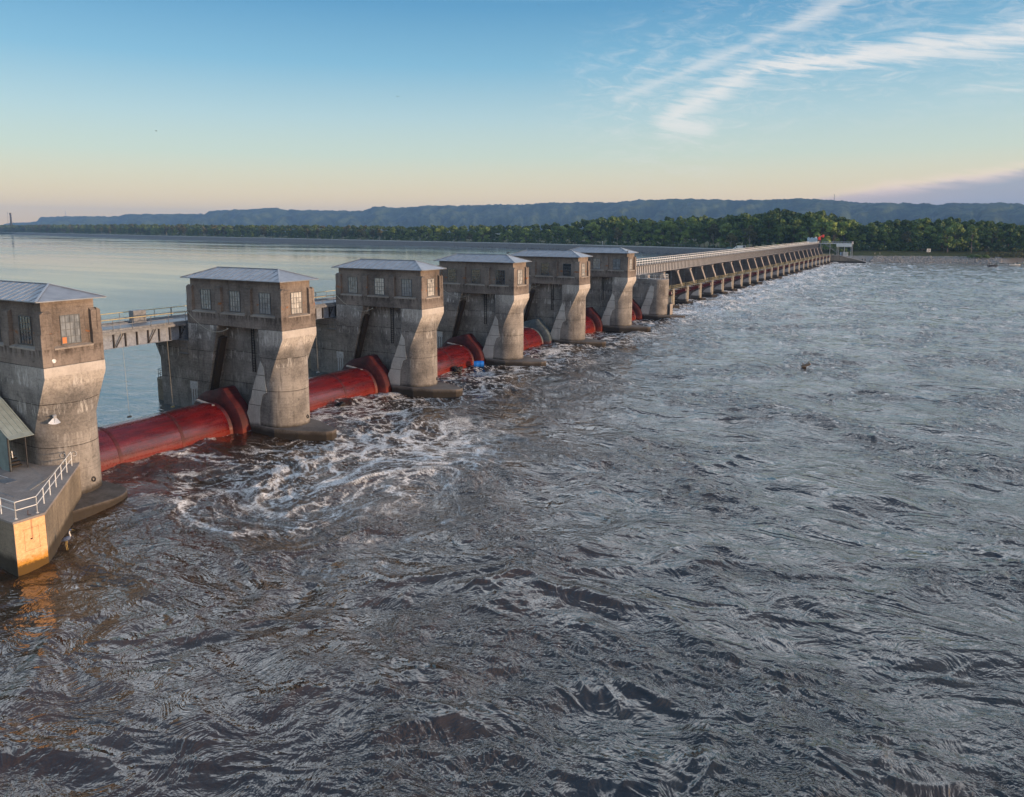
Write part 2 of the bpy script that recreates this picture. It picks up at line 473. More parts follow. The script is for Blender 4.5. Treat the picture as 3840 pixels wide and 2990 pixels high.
def bearing(x, y):
    """world direction through a point of the photograph (used to survey positions)"""
    r = x - 1920; u = 1269 - y; fw = 2862 * _c + u * _s; z = -2862 * _s + u * _c
    return Vector((r * _ca - fw * _sa, fw * _ca + r * _sa, z))
def onz(x, y, z):
    d = bearing(x, y); t = (z - CAM_H) / d.z
    return Vector((d.x * t, d.y * t, z))
def at_dist(x, dist):
    d = bearing(x, 848); d.z = 0; d.normalize(); return d * dist
def railing(m, pts, h=1.07, r=.03, mid=(.55,), step=2.3, toe=False):
    pts = [Vector(p) for p in pts]
    for a, b in zip(pts[:-1], pts[1:]):
        for k in (1.0,) + tuple(x / 1.07 for x in mid): m.tube(a + Vector((0, 0, h * k)), b + Vector((0, 0, h * k)), r, 5)
        n = max(1, round((b - a).length / step))
        for i in range(n + 1):
            p = a.lerp(b, i / n); m.tube(p, p + Vector((0, 0, h)), r, 5)
    return m

# ------------------------------------------------------------------ gate piers (local frame: x = X + 64, y = Y - axis, z above the tail water)
PX = -64.0
Y1 = 32.49; SP = 22.86
HW = 2.32
NC = 64 - 59.3          # centre of the round nose
def nose_section(z, dxx, n=30):
    """round nose plus the square corners that grow out of it below the house"""
    if dxx <= 1e-4: dxx = 1e-4
    th = 2 * math.atan(dxx / HW)          # tangent point measured from +y towards +x
    pts = [(NC, HW, z), (NC + dxx, HW, z)]
    for i in range(n + 1):
        a = th + (math.pi - 2 * th) * i / n
        pts.append((NC + HW * math.sin(a), HW * math.cos(a), z))
    pts += [(NC + dxx, -HW, z), (NC, -HW, z)]
    return pts
REC = [(-2.5, 10.56), (3.66, 10.56), (3.72, 7.33), (1.3, 1.5), (.9, -2.0), (-6.4, -2.0), (-5.6, .9), (-4.5, 3.3)]
def pier_body(recess):
    m = MB()
    if recess:
        m.prism([(-7.2, -2), (NC, -2), (NC, 10.6), (-7.2, 10.6)], -HW + 1.7, HW, 'y')
        m.prism([(-7.2, -2), (-6.4, -2), (-5.6, .9), (-4.5, 3.3), (-2.5, 10.56), (-2.5, 10.6), (-7.2, 10.6)], -HW, -HW + 1.7, 'y')
        m.prism([(NC, -2), (NC, 10.6), (3.66, 10.6), (3.66, 10.56), (3.72, 7.33), (1.3, 1.5), (.9, -2)], -HW, -HW + 1.7, 'y')
    else:
        m.prism([(-7.2, -2), (NC, -2), (NC, 10.6), (-7.2, 10.6)], -HW, HW, 'y')
    secs = [nose_section(-2, 0), nose_section(4.6, 0)]
    for i in range(14):
        f = i / 13; secs.append(nose_section(4.62 + f * 5.15, HW * (f ** 1.15) * 1.0))
    secs.append(nose_section(10.6, HW))
    m.loft(secs)
    m.prism([(-12.2, -2), (-7.2, -2), (-7.2, 8.62), (-13.0, 8.62), (-13.0, 7.9), (-12.2, 6.4)], -HW, HW, 'y')
    return m
def footing(kind):
    m = MB()
    if kind == 'round':
        pts = [(3.2, -HW - .35), (9.8, -HW - .4)]
        for i in range(11):
            a = R(-8 + i * 9.8); pts.append((7.7 + 2.25 * math.cos(a), -.05 + 2.25 * math.sin(a) + .3))
        pts += [(5.4, HW + .2), (3.2, HW + .2)]
        m.prism(pts, -2, .42)
    else:
        pts = [(2.2, -HW - .25), (5.6, -HW - .3), (8.2, -1.9), (10.9, -.75), (11.25, -.3), (11.1, .5), (7.2, 2.2), (5.0, HW + .2), (2.2, HW + .2)]
        m.prism(pts, -2, .62)
    return m
concrete('concrete_sill', (.22, .19, .165), (.40, .36, .32), stain=.6, streak=.3, boards=False)
def house_walls(sills_mb):
    m = MB()
    X0, X1 = -7.2, 7.0; IN = .34; Z0, ZS, ZP, ZT = 10.62, 11.95, 14.65, 15.42
    m.box(X0, X1, -HW, HW, Z0, ZS)                        # lower wall, full thickness
    m.box(X0 + IN, X1 - IN, -HW + IN, HW - IN, ZS, ZT)    # inner wall above the sills
    sills = {}
    bays = [(-6.35, -2.65), (-1.8, 1.8), (2.65, 6.1)]
    pil = [(X0, -6.35), (-2.65, -1.8), (1.8, 2.65), (6.1, X1)]
    def pilaster(a, b, side):
        # stepped pilaster with a sloped head, on the long sides
        y0, y1 = (-HW, -HW + IN) if side < 0 else (HW - IN, HW)
        def prof(off, z0, z1, slope):
            yo = (-HW + off) if side < 0 else (HW - off)
            yi = (-HW + IN + .002) if side < 0 else (HW - IN - .002)
            m.add([(a, yo, z0), (b, yo, z0), (b, yi, z0), (a, yi, z0), (a, yo, z1), (b, yo, z1), (b, yi, z1 + slope), (a, yi, z1 + slope)],
                  [(3, 2, 1, 0), (4, 5, 6, 7), (0, 1, 5, 4), (1, 2, 6, 5), (2, 3, 7, 6), (3, 0, 4, 7)])
        prof(0, ZS, 13.05, .02); prof(.05, 13.052, ZP - .12, .2)
    for a, b in pil:
        a2 = a + (.002 if a == X0 else 0); b2 = b - (.002 if b == X1 else 0)
        pilaster(a2, b2, -1); pilaster(a2, b2, 1)
    for sx in (-1, 1):                                    # end pilasters
        for a, b in ((-HW + IN, -1.4), (1.55, HW - IN)):
            for z0, z1, off, sl in ((ZS, 13.05, 0, .02), (13.052, ZP - .12, .05, .2)):
                xo = X1 - off if sx > 0 else X0 + off; xi = X1 - IN - .002 if sx > 0 else X0 + IN + .002
                m.add([(xo, a, z0), (xo, b, z0), (xi, b, z0), (xi, a, z0), (xo, a, z1), (xo, b, z1), (xi, b, z1 + sl), (xi, a, z1 + sl)],
                      [(3, 2, 1, 0), (4, 5, 6, 7), (0, 1, 5, 4), (1, 2, 6, 5), (2, 3, 7, 6), (3, 0, 4, 7)])
    # sloped sills in the bays
    wall = m; m = sills_mb
    for a, b in bays:
        for sgn in (-1, 1):
            yo, yi = sgn * (HW + .03), sgn * (HW - IN)
            m.add([(a, yo, ZS - .12), (b, yo, ZS - .12), (b, yi, ZS - .12), (a, yi, ZS - .12), (a, yo, ZS + .002), (b, yo, ZS + .002), (b, yi, ZS + .12), (a, yi, ZS + .12)],
                  [(3, 2, 1, 0), (4, 5, 6, 7), (0, 1, 5, 4), (1, 2, 6, 5), (2, 3, 7, 6), (3, 0, 4, 7)])
    for sx in (-1, 1):
        xo = X1 + .03 if sx > 0 else X0 - .03; xi = X1 - IN if sx > 0 else X0 + IN; a, b = -1.4, 1.55
        m.add([(xo, a, ZS - .12), (xo, b, ZS - .12), (xi, b, ZS - .12), (xi, a, ZS - .12), (xo, a, ZS + .002), (xo, b, ZS + .002), (xi, b, ZS + .12), (xi, a, ZS + .12)],
              [(3, 2, 1, 0), (4, 5, 6, 7), (0, 1, 5, 4), (1, 2, 6, 5), (2, 3, 7, 6), (3, 0, 4, 7)])
    return wall
def window(parent, c, w, h, normal, glass, cols=4, rows=4, broken=False):
    """steel sash window: frame and glazing bars, and the panes behind them"""
    f = MB(); g = MB(); cx, cy, cz = c; nx, ny = normal
    tx, ty = -ny, nx
    def P(u, v, d): return (cx + tx * u + nx * d, cy + ty * u + ny * d, cz + v)
    def bar(u0, v0, u1, v1, wd, d0, d1):
        a = [(u0, v0), (u1, v0), (u1, v1), (u0, v1)]
        f.add([P(u, v, d0) for u, v in a] + [P(u, v, d1) for u, v in a], [(3, 2, 1, 0), (4, 5, 6, 7), (0, 1, 5, 4), (1, 2, 6, 5), (2, 3, 7, 6), (3, 0, 4, 7)])
    t = .055
    bar(-w/2 - t, -h/2 - t, -w/2, h/2 + t, t, -.02, .05); bar(w/2, -h/2 - t, w/2 + t, h/2 + t, t, -.02, .05)
    bar(-w/2, -h/2 - t, w/2, -h/2, t, -.02, .05); bar(-w/2, h/2, w/2, h/2 + t, t, -.02, .05)
    for i in range(1, cols):
        u = -w/2 + w * i / cols; bar(u - .014, -h/2, u + .014, h/2, 0, .006, .03)
    for j in range(1, rows):
        v = -h/2 + h * j / rows; bar(-w/2, v - .02, w/2, v + .02, 0, .004, .035)
    wf = f.build('window', 'window_bars', parent)
    g.add([P(-w/2, -h/2, .004), P(w/2, -h/2, .004), P(w/2, h/2, .004), P(-w/2, h/2, .004), P(-w/2, -h/2, -.01), P(w/2, -h/2, -.01), P(w/2, h/2, -.01), P(-w/2, h/2, -.01)],
          [(0, 1, 2, 3), (7, 6, 5, 4), (0, 4, 5, 1), (1, 5, 6, 2), (2, 6, 7, 3), (3, 7, 4, 0)])
    g.build('panes', glass, wf)
    if broken:
        MB().add([P(.05, h/2 - .42, .012), P(.2, h/2 - .45, .012), P(.2, h/2 - .06, .012), P(.0, h/2 - .06, .012), P(.05, h/2 - .42, .008), P(.2, h/2 - .45, .008), P(.2, h/2 - .06, .008), P(.0, h/2 - .06, .008)],
             [(0, 1, 2, 3), (7, 6, 5, 4), (0, 4, 5, 1), (1, 5, 6, 2), (2, 6, 7, 3), (3, 7, 4, 0)]).build('broken_pane', 'black_paint', wf)
    return wf
simple('window_bars', (.10, .11, .12), .6, .2, .3, 4)
def make_roof(parent):
    X0, X1, Y, Z0, ZR = -7.55, 7.35, HW + .32, 15.44, 16.55
    a, b = -4.75, 4.4
    m = MB()
    lo = [(X0, -Y, Z0), (X1, -Y, Z0), (X1, Y, Z0), (X0, Y, Z0)]
    up = [(X0, -Y, Z0 + .07), (X1, -Y, Z0 + .07), (X1, Y, Z0 + .07), (X0, Y, Z0 + .07), (a, 0, ZR), (b, 0, ZR)]
    m.add(lo + up, [(3, 2, 1, 0), (0, 1, 5, 4), (1, 2, 6, 5), (2, 3, 7, 6), (3, 0, 4, 7), (4, 5, 9, 8), (5, 6, 9), (6, 7, 8, 9), (7, 4, 8)])
    t = MB()
    for (p, q) in (((X0, -Y, Z0 + .09), (a, 0, ZR + .02)), ((X1, -Y, Z0 + .09), (b, 0, ZR + .02)), ((X1, Y, Z0 + .09), (b, 0, ZR + .02)), ((X0, Y, Z0 + .09), (a, 0, ZR + .02)), ((a, 0, ZR + .02), (b, 0, ZR + .02))):
        t.bar(p, q, .16, .035)
    s_ = m
    for i in range(1, 16):
        if i < 1: continue
        x = X0 + (X1 - X0) * i / 16
        for sg in (-1, 1):
            top_x = min(max(x, a), b)
            f = 1.0 if a <= x <= b else ((x - X0) / (a - X0) if x < a else (X1 - x) / (X1 - b))
            p = Vector((x, sg * Y, Z0 + .085)); q = Vector((x, sg * Y * (1 - f), Z0 + .07 + (ZR - Z0 - .07) * f + .015))
            s_.bar(p, q, .025, .03)
    r = m.build('roof', 'roof_metal', parent); t.build('roof_trim', 'roof_trim', r)
    return r
def make_pier(label, Yc, recess=True, foot='point', glasses=None, loc=None, broken=False):
    r = thing('gate_pier', label, 'dam pier', (PX, Yc, 0), 0, 'concrete gate piers with machinery houses')
    pier_body(recess).build('pier_body', 'concrete_pier', r, smooth=9)
    footing(foot).build('footing', 'concrete_slab', r, bevel=.06)
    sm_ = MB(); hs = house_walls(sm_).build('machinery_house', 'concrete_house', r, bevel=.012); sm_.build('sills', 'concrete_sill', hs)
    make_roof(r)
    gl = glasses or ['window_mid', 'window_mid', 'window_dark', 'window_pale']
    for k, xx in enumerate((-4.45, .05, 4.45)):
        window(hs, (xx, -HW + .34 - .012, 13.22), 1.5, 2.05, (0, -1), gl[k])
        window(hs, (xx, HW - .34 + .012, 13.22), 1.5, 2.05, (0, 1), 'window_dark')
    window(hs, (7.0 - .34 + .01, .06, 13.22), 1.4, 2.1, (1, 0), gl[3], broken=broken)
    # paler cast band under the house, a few mm proud of the pier face
    b = MB()
    b.box(NC + HW - .35, NC + HW + .02, -HW - .015, HW + .015, 9.86, 10.56)
    b.build('capping_band', 'concrete_band', r, bevel=.02)
    # upstream guard nose and its guard rail
    n = MB(); n.cyl((-14.1, 0, -2), (-14.1, 0, 3.55), 1.35, 28); n.box(-14.1, -12.25, -1.35, 1.35, -2, 3.5)
    ns = n.build('upstream_nose', 'concrete_wall', r, smooth=40)
    rl = MB(); pts = [(-14.1 + 1.2 * math.cos(a), 1.2 * math.sin(a), 3.55) for a in [R(90), R(135), R(180), R(225), R(270)]]
    railing(rl, [(-12.3, 1.2, 3.55)] + pts + [(-12.3, -1.2, 3.55)], 1.0, .028, (.5,), 1.6); rl.build('guard_rail', 'dark_steel', ns)
    # small service landing under the bridge on the upstream corner of the house
    l = MB(); l.box(-8.6, -7.25, -HW - .25, -HW + 1.2, 8.64, 8.74)
    for z in (9.0, 9.3, 9.6, 9.9, 10.2): l.box(-8.5, -7.3, -HW - .2, -HW - .15, z, z + .05)
    railing(l, [(-7.3, -HW - .2, 7.3), (-8.6, -HW - .2, 7.3), (-8.6, -HW + .9, 7.3)], 1.0, .025, (.5,), 1.3)
    l.box(-8.65, -7.22, -HW - .3, -HW - .005, 7.2, 7.3)
    l.build('service_landing', 'grey_steel', r)
    # stop-log slot irons
    sl = MB(); yy = -HW - .05
    sl.box(-7.35, -6.15, yy, -HW + .01, 3.35, 4.2)
    for k in range(3): sl.box(-7.2 + k * .38, -7.02 + k * .38, yy, -HW + .01, 1.15, 3.33)
    sl.build('slot_guard', 'pale_steel' if recess else 'grey_steel', r)
    if recess:
        # rack that the roller climbs
        k = MB()
        for off, w in ((.06, .12), (.34, .08)):
            k.bar((-2.62 + off, -HW + .62, 9.3), (-4.5 + off, -HW + .62, 3.4), .8, w)
        k.bar((-4.5, -HW + .62, 3.4), (-5.7, -HW + .62, .9), .8, .16)
        for i in range(34):
            f = i / 33; k.box(-2.40 - 1.88 * f, -2.26 - 1.88 * f, -HW + .2, -HW + .7, 9.4 - 6.1 * f, 9.48 - 6.1 * f)
        k.build('gate_rack', 'wood_dark', r)
        la = MB(); lx = .95
        for q in (-.2, .2): la.tube((lx + q - .03, -HW + 1.62, 5.7), (lx + q, -HW + 1.62, 10.4), .045, 5)
        for i in range(17): la.tube((lx - .2, -HW + 1.62, 5.8 + i * .27), (lx + .2, -HW + 1.62, 5.8 + i * .27), .032, 5)
        la.build('ladder', 'ladder_black', r)
        # lighter repair along the downstream edge of the recess
        pt = MB(); poly = [(3.75, 7.35)]
        rr = random.Random(int(Yc))
        poly += [(4.2, 6.7), (4.32, 5.2), (4.5, 4.2), (3.9, 3.9), (3.4, 2.4), (3.3, .9), (3.3, .3), (1.05, .3), (1.32, 1.5)]
        for i in range(1, 9):
            f = i / 9; poly.append((1.32 + 2.42 * f - rr.uniform(0, .14) + .06, 1.5 + 5.8 * f))
        pt.prism(poly, -HW - .05, -HW - .003, 'y'); pt.build('concrete_repair', 'concrete_patch', r)
    rg = MB(); a = R(18); rx, ry = NC + HW * math.cos(a), HW * math.sin(a)
    rg.ring((rx + .05, ry - .0, 1.35), (math.cos(a), math.sin(a), .3), .17, .05, 12); rg.tube((rx - .05, ry, 1.5), (rx + .08, ry, 1.5), .08, 8)
    rg.build('mooring_ring', 'black_paint', r)
    # slack cable from the corner of the house to the roof of the recess
    c = MB(); p0, p1 = Vector((-7.22, -HW - .03, 11.9)), Vector((-.9, -HW - .03, 10.35)); pts = []
    for i in range(25):
        f = i / 24; p = p0.lerp(p1, f); p.z -= 1.15 * 4 * f * (1 - f) * (.8 + .2 * f); pts.append(p)
    c.path(pts, .028, 5); c.tube(pts[-1] - Vector((0, .03, 0)), pts[-1] + Vector((0, .1, 0)), .07, 6)
    c.build('cable', 'rope', r)
    return r
ordn = ['nearest', 'second', 'third', 'fourth', 'fifth', 'sixth']
desc = ['Stained concrete pier nearest the camera, cut by the photo edge, beside the railed platform',
        'Whole concrete pier and machinery house between the two nearest red gates, second in the row',
        'Concrete pier with a broken pane in its end window, third in the row',
        'Concrete pier beside the floating blue barrel, fourth in the row',
        'Concrete pier beside the blue-grey drum shield, fifth in the row',
        'Smallest, farthest pier with a machinery house, next to the low houseless pier']
gl = [['window_dark', 'window_dark', 'window_dark', 'window_mid'], ['window_mid', 'window_mid', 'window_mid', 'window_pale'],
      ['window_mid', 'window_pale', 'window_mid', 'window_pale'], ['window_dark', 'window_dark', 'window_dark', 'window_pale'],
      ['window_dark', 'window_dark', 'window_dark', 'window_pale'], ['window_dark', 'window_mid', 'window_mid', 'window_pale']]
piers = []
for i in range(6):
    piers.append(make_pier(desc[i], Y1 + SP * i, recess=(i > 0), foot='round' if i == 0 else 'point', glasses=gl[i], broken=(i == 2)))
    if i in (1, 3, 4, 5):
        pass
# vent and orange board only on the nearest house
v = MB(); v.ring((7.03, -1.55, 11.05), (1, 0, 0), .12, .045, 14); v.tube((6.98, -1.55, 11.05), (7.05, -1.55, 11.05), .09, 12)
v.build('vent_pipe', 'white_metal', piers[0])
MB().box(6.70, 6.712, -.62, -.30, 12.20, 12.66).build('orange_board', 'orange_panel', [c for c in piers[0].children if c.name.startswith('machinery')][0])
# dark weathering crust under the nearest end window is in the concrete; the small light on a bracket:
fl = thing('floodlight', 'White fan-shaped floodlight bracketed on the round nose of the nearest pier', 'lamp', (-57.5, Y1 - 1.55, 6.75), R(-38))
m = MB()
for i in range(2): pass
secs = []
for k in range(9):
    a = R(-52 + 13 * k); secs.append((math.sin(a), math.cos(a)))
vs = [(.02, 0, 0)]; m2 = MB()
top = [(.08 + .02 * abs(s0), .10 * s0, .0) for s0, c0 in secs]; bot = [(.42, .52 * s0, -.16 - .30 * c0) for s0, c0 in secs]
bk = [(.36, .50 * s0, -.14 - .28 * c0) for s0, c0 in secs]; tb = [(.04, .08 * s0, .0) for s0, c0 in secs]
m2.loft([top, bot, bk, tb], caps=False, closed=False)
m2.build('reflector', 'white_metal', fl, smooth=60)
MB().tube((.08, 0, -.02), (.12, 0, .18), .13, 12).tube((.10, 0, -.02), (.33, 0, -.38), .035, 8).build('lamp_housing', 'pale_steel', fl)
MB().bar((-.25, 0, .06), (.1, 0, .06), .06, .06).tube((.0, 0, .06), (-.05, -.6, .06), .025, 5).build('bracket', 'dark_steel', fl)

# ------------------------------------------------------------------ low pier that ends the roller section
Y7 = Y1 + SP * 6
r = thing('end_pier', 'Low concrete pier without a house, railed flat top, white streaks, after the last machinery house', 'dam pier', (PX, Y7, 0))
m = MB()
m.prism([(-13.0, -2), (NC, -2), (NC, 8.8), (-13.0, 8.8)], -HW + 1.0, HW, 'y')
m.prism([(-13.0, -2), (-6.4, -2), (-3.3, 8.8), (-13.0, 8.8)], -HW, -HW + 1.0, 'y')
m.prism([(NC, -2), (NC, 8.8), (3.7, 8.8), (3.3, 7.3), (1.3, 1.5), (.9, -2)], -HW, -HW + 1.0, 'y')
m.loft([nose_section(-2, 0), nose_section(8.8, 0)])
m.build('pier_body', 'concrete_pier', r, smooth=28)
footing('point').build('footing', 'concrete_slab', r, bevel=.06)
pt = MB(); pt.prism([(3.6, 7.3), (4.5, 7.2), (4.3, 4.5), (3.6, 2.4), (3.3, .4), (1.1, .4), (1.35, 1.6)], -HW - .05, -HW - .003, 'y'); pt.build('concrete_repair', 'concrete_patch', r)
rl = MB(); arc = [(NC + (HW - .15) * math.cos(R(a)), (HW - .15) * math.sin(R(a)), 8.8) for a in range(-90, 91, 30)]
railing(rl, [(-7, -HW + .15, 8.8)] + arc + [(-7, HW - .15, 8.8)], 1.07, .035, (.55,), 1.9); rl.build('guard_rail', 'white_rail', r)
la = MB()
for q in (-.22, .22): la.tube((-1.2 + q, -HW + .93, 4.6), (-1.2 + q, -HW + .93, 8.7), .03, 5)
for i in range(15): la.tube((-1.42, -HW + .93, 4.7 + i * .27), (-.98, -HW + .93, 4.7 + i * .27), .025, 5)
la.build('ladder', 'ladder_black', r)
lf = MB(); lf.box(NC + 1.2, NC + 3.0, 1.5, 1.62, .6, 3.3); lf.box(NC + 2.9, NC + 3.02, -.2, 1.6, .6, 3.1); lf.build('landing_wall', 'concrete_belt', r)
ll = MB(); railing(ll, [(NC + 1.3, 1.55, 3.3), (NC + 3.0, 1.55, 3.3)], 1.5, .035, (.4, .8), .45); ll.build('landing_rail', 'yellow_rail', r)
for wx in (): pass

# ------------------------------------------------------------------ roller gates
def arc_pts(cx, cz, r, a0, a1, n): return [(cx + r * math.cos(a0 + (a1 - a0) * i / n), cz + r * math.sin(a0 + (a1 - a0) * i / n)) for i in range(n + 1)]
def make_gate(k, shield_mat, label):
    ya = Y1 + SP * k + HW + .02; yb = Y1 + SP * (k + 1) - HW
    g = thing('roller_gate', label, 'dam gate', (-66.15, ya, -.2), 0, 'red roller gates between the piers')
    L = yb - ya
    ye = L - 1.6
    d = MB(); rad = 2.98
    ys = [0, ye - .9, ye - .35, ye]; rs = [rad, rad, rad * .985, rad * .93]
    d.loft([[(rr * math.cos(2 * math.pi * i / 72), y, rr * math.sin(2 * math.pi * i / 72)) for i in range(72)] for y, rr in zip(ys, rs)])
    dr = d.build('drum', 'red_drum', g, smooth=40)
    for yb_ in (4.6, 11.0):
        bd = MB(); o = [(rad * math.cos(2 * math.pi * i / 72), rad * math.sin(2 * math.pi * i / 72)) for i in range(73)]
        bd.loft([[(x * 1.008, yb_ + q, z * 1.008) for x, z in o[:-1]] for q in (-.16, .16)]); bd.build('drum_seam', 'red_shield', dr, smooth=40)
    rv = MB()
    for rw in (R(14), R(31)):
        for i in range(70):
            y = 1.0 + i * (ye - 2.2) / 69; c_, s_ = math.cos(rw), math.sin(rw)
            rv.box(rad * c_ - .01, rad * c_ + .035, y - .03, y + .03, rad * s_ - .03, rad * s_ + .03)
    rv.build('rivets', 'dark_red_steel', dr)
    # conical collar, then the rimmed end shield that runs in the recess
    c = MB(); n = 64
    c.loft([[(rr * math.cos(2 * math.pi * i / n), y, rr * math.sin(2 * math.pi * i / n)) for i in range(n)] for y, rr in ((ye - .25, 2.7), (ye + .02, 2.86), (ye + .35, 2.9))])
    c.build('collar', shield_mat, g, smooth=50)
    sh = MB()
    outer = []
    for i in range(64):
        a = 2 * math.pi * i / 64; rr = 4.06
        da = abs((a - R(75) + math.pi) % (2 * math.pi) - math.pi)
        rr += .62 * max(0, 1 - da / R(17)); outer.append((rr * math.cos(a), rr * math.sin(a)))
    sh.loft([[(x * f, y, z * f) for x, z in outer] for y, f in ((ye + .28, .74), (ye + .42, .96), (ye + .52, 1.0), (L + .5, 1.0))])
    sh.build('end_shield', shield_mat, g, smooth=32)
    lp = MB()
    lp.loft([[(x, y, z) for x, z in ((-1.6, 3.0), (.9, 2.7), (.95, 2.82), (-1.6, 3.15))] for y in (ye - .6, ye - .28)])
    lp.build('deflector', 'pale_steel', g)
    return g
gm = ['red_shield', 'red_shield', 'red_shield', 'blue_grey_shield', 'red_shield', 'red_shield']
gd = ['Longest visible red roller gate, between the nearest pier and the second pier',
      'Glossy red roller gate between the second and third piers',
      'Red roller gate with the blue barrel at its foot, between third and fourth piers',
      'Red roller gate with a blue-grey end shield, between the fourth and fifth piers',
      'Dark red roller gate between the fifth and sixth piers',
      'Red roller gate end just visible beside the low end pier']
for k in range(6): make_gate(k, gm[k], gd[k])

# ------------------------------------------------------------------ service bridge
def make_span(name, L, girder_z, mats, far=False):
    r = thing(name, '', 'bridge span', (0, 0, 0))
    d = MB(); d.box(-76.9, -72.1, 0, L, 10.42, 10.6); d.box(-72.02, -71.85, 0, L, 10.36, 10.74); d.box(-77.15, -76.98, 0, L, 10.30, 10.78)
    d.box(-72.5, -72.35, 0, L, 10.6, 10.72); d.box(-76.6, -76.45, 0, L, 10.6, 10.72)
    d.build('deck', mats[1], r)
    for gx in (-72.3, -76.7):
        g = MB(); sf = MB(); g.box(gx - .02, gx + .02, 0, L, girder_z + .04, 10.36)
        g.box(gx - .2, gx + .2, 0, L, girder_z, girder_z + .04); g.box(gx - .2, gx + .2, 0, L, 10.36, 10.41)
        n = round(L / (1.36 if far else 1.28))
        for i in range(n + 1):
            y = .06 + (L - .12) * i / n
            for sg in (-1, 1): sf.box(gx + sg * .11 - .085, gx + sg * .11 + .085, y - (.12 if far else .06), y + (.12 if far else .06), girder_z + .05, 10.35)
            if gx > -74 and not far and i % 3 == 0 and i < n: g.bar((gx + .2, y, 10.2), (gx + .55, y, 10.35), .07, .07)
        nf = len(g.f); g.add(sf.v, sf.f); gg = g.build('girder', mats[0], r); gg.data.materials.append(MATS['deck_grating' if far else 'dark_steel'])
        for pi in range(nf, len(g.f)): gg.data.polygons[pi].material_index = 1
    if not far:
        for i in range(0, 6):
            y = 2 + i * 3.6; b = MB(); b.bar((-72.05, y, girder_z + .1), (-71.95, y + .8, 10.25), .09, .09); b.build('knee_brace', 'dark_steel', r)
        fz = MB(); fz.box(-71.7, -71.6, 0, L, 10.28, 10.55); fz.box(-71.95, -71.7, 0, L, 10.5, 10.56); fz.build('cable_tray', mats[1], r)
    for k, x in enumerate((-71.78, -77.1)):
        rl = MB(); m_ = mats[2 + k]
        railing(rl, [(x, .02, 10.6), (x, L - .02, 10.6)], 1.12, .065 if far else .035, (.52,), 2.0 if not far else 1.9)
        rl.build('guard_rail', m_, r)
    if not far:
        rp = MB(); rp.tube((-71.78, .02, 11.72), (-71.78, L - .02, 11.72), .045, 6).tube((-77.1, .02, 11.72), (-77.1, L - .02, 11.72), .045, 6); rp.build('top_rail', 'yellow_rail', r)
    return r
s0 = make_span('bridge_span', SP - .04, 8.78, ('girder_paint', 'grey_steel', 'grey_steel', 'grey_steel'))
s0.location = (0, Y1 + .02, 0); s0['label'] = 'Grey steel bridge span with rust-marked girder between the nearest two piers'; s0['group'] = 'service bridge spans behind the houses'
gap = ['', 'second and third', 'third and fourth', 'fourth and fifth', 'fifth and sixth', 'sixth and low end']
for i in range(1, 6): dup(s0, (0, Y1 + SP * i + .02, 0), 'Grey steel service bridge span behind the gap between the %s piers' % gap[i])
# upstream of the nearest pier the bridge runs on out of the frame
dup(s0, (0, Y1 - SP + .02, 0), 'Grey steel service bridge span behind the nearest pier, towards the lock')
cb = thing('control_cabinet', 'Grey steel cabinet standing on the bridge between the nearest two piers', 'cabinet', (-75.9, 50.4, 10.6))
MB().box(-.4, .4, -.75, .75, .08, 1.35).build('cabinet_body', 'grey_steel', cb, bevel=.03)
MB().box(.402, .42, -.7, -.02, .14, 1.28).box(.402, .42, .02, .7, .14, 1.28).build('door', 'grey_steel', cb)
MB().box(-.35, .35, -.7, .7, 0, .078).build('plinth', 'dark_steel', cb)
def hanging_line(y, zb, label, wmat):
    o = thing('hanging_line', label, 'rope', (-71.55, y, 0), 0, 'weighted lines hanging from the service bridge')
    MB().path([(0, 0, 11.3), (.02, .1, 7.0), (.03, .22, zb)], .013, 5).build('line', 'rope', o)
    MB().box(-.1, .1, .02, .42, zb - .1, zb + .06).build('weight', wmat, o, bevel=.02)
hanging_line(45.6, 1.75, 'Thin weighted line hanging from the bridge over open water in the first gap', 'driftwood')
hanging_line(50.6, 1.75, 'Thin line hanging in front of the second pier, small yellow weight', 'yellow_rail')
hanging_line(Y1 + SP + 16.9, 1.9, 'Thin line with a pale crossbar hanging in front of the third pier', 'pale_steel')

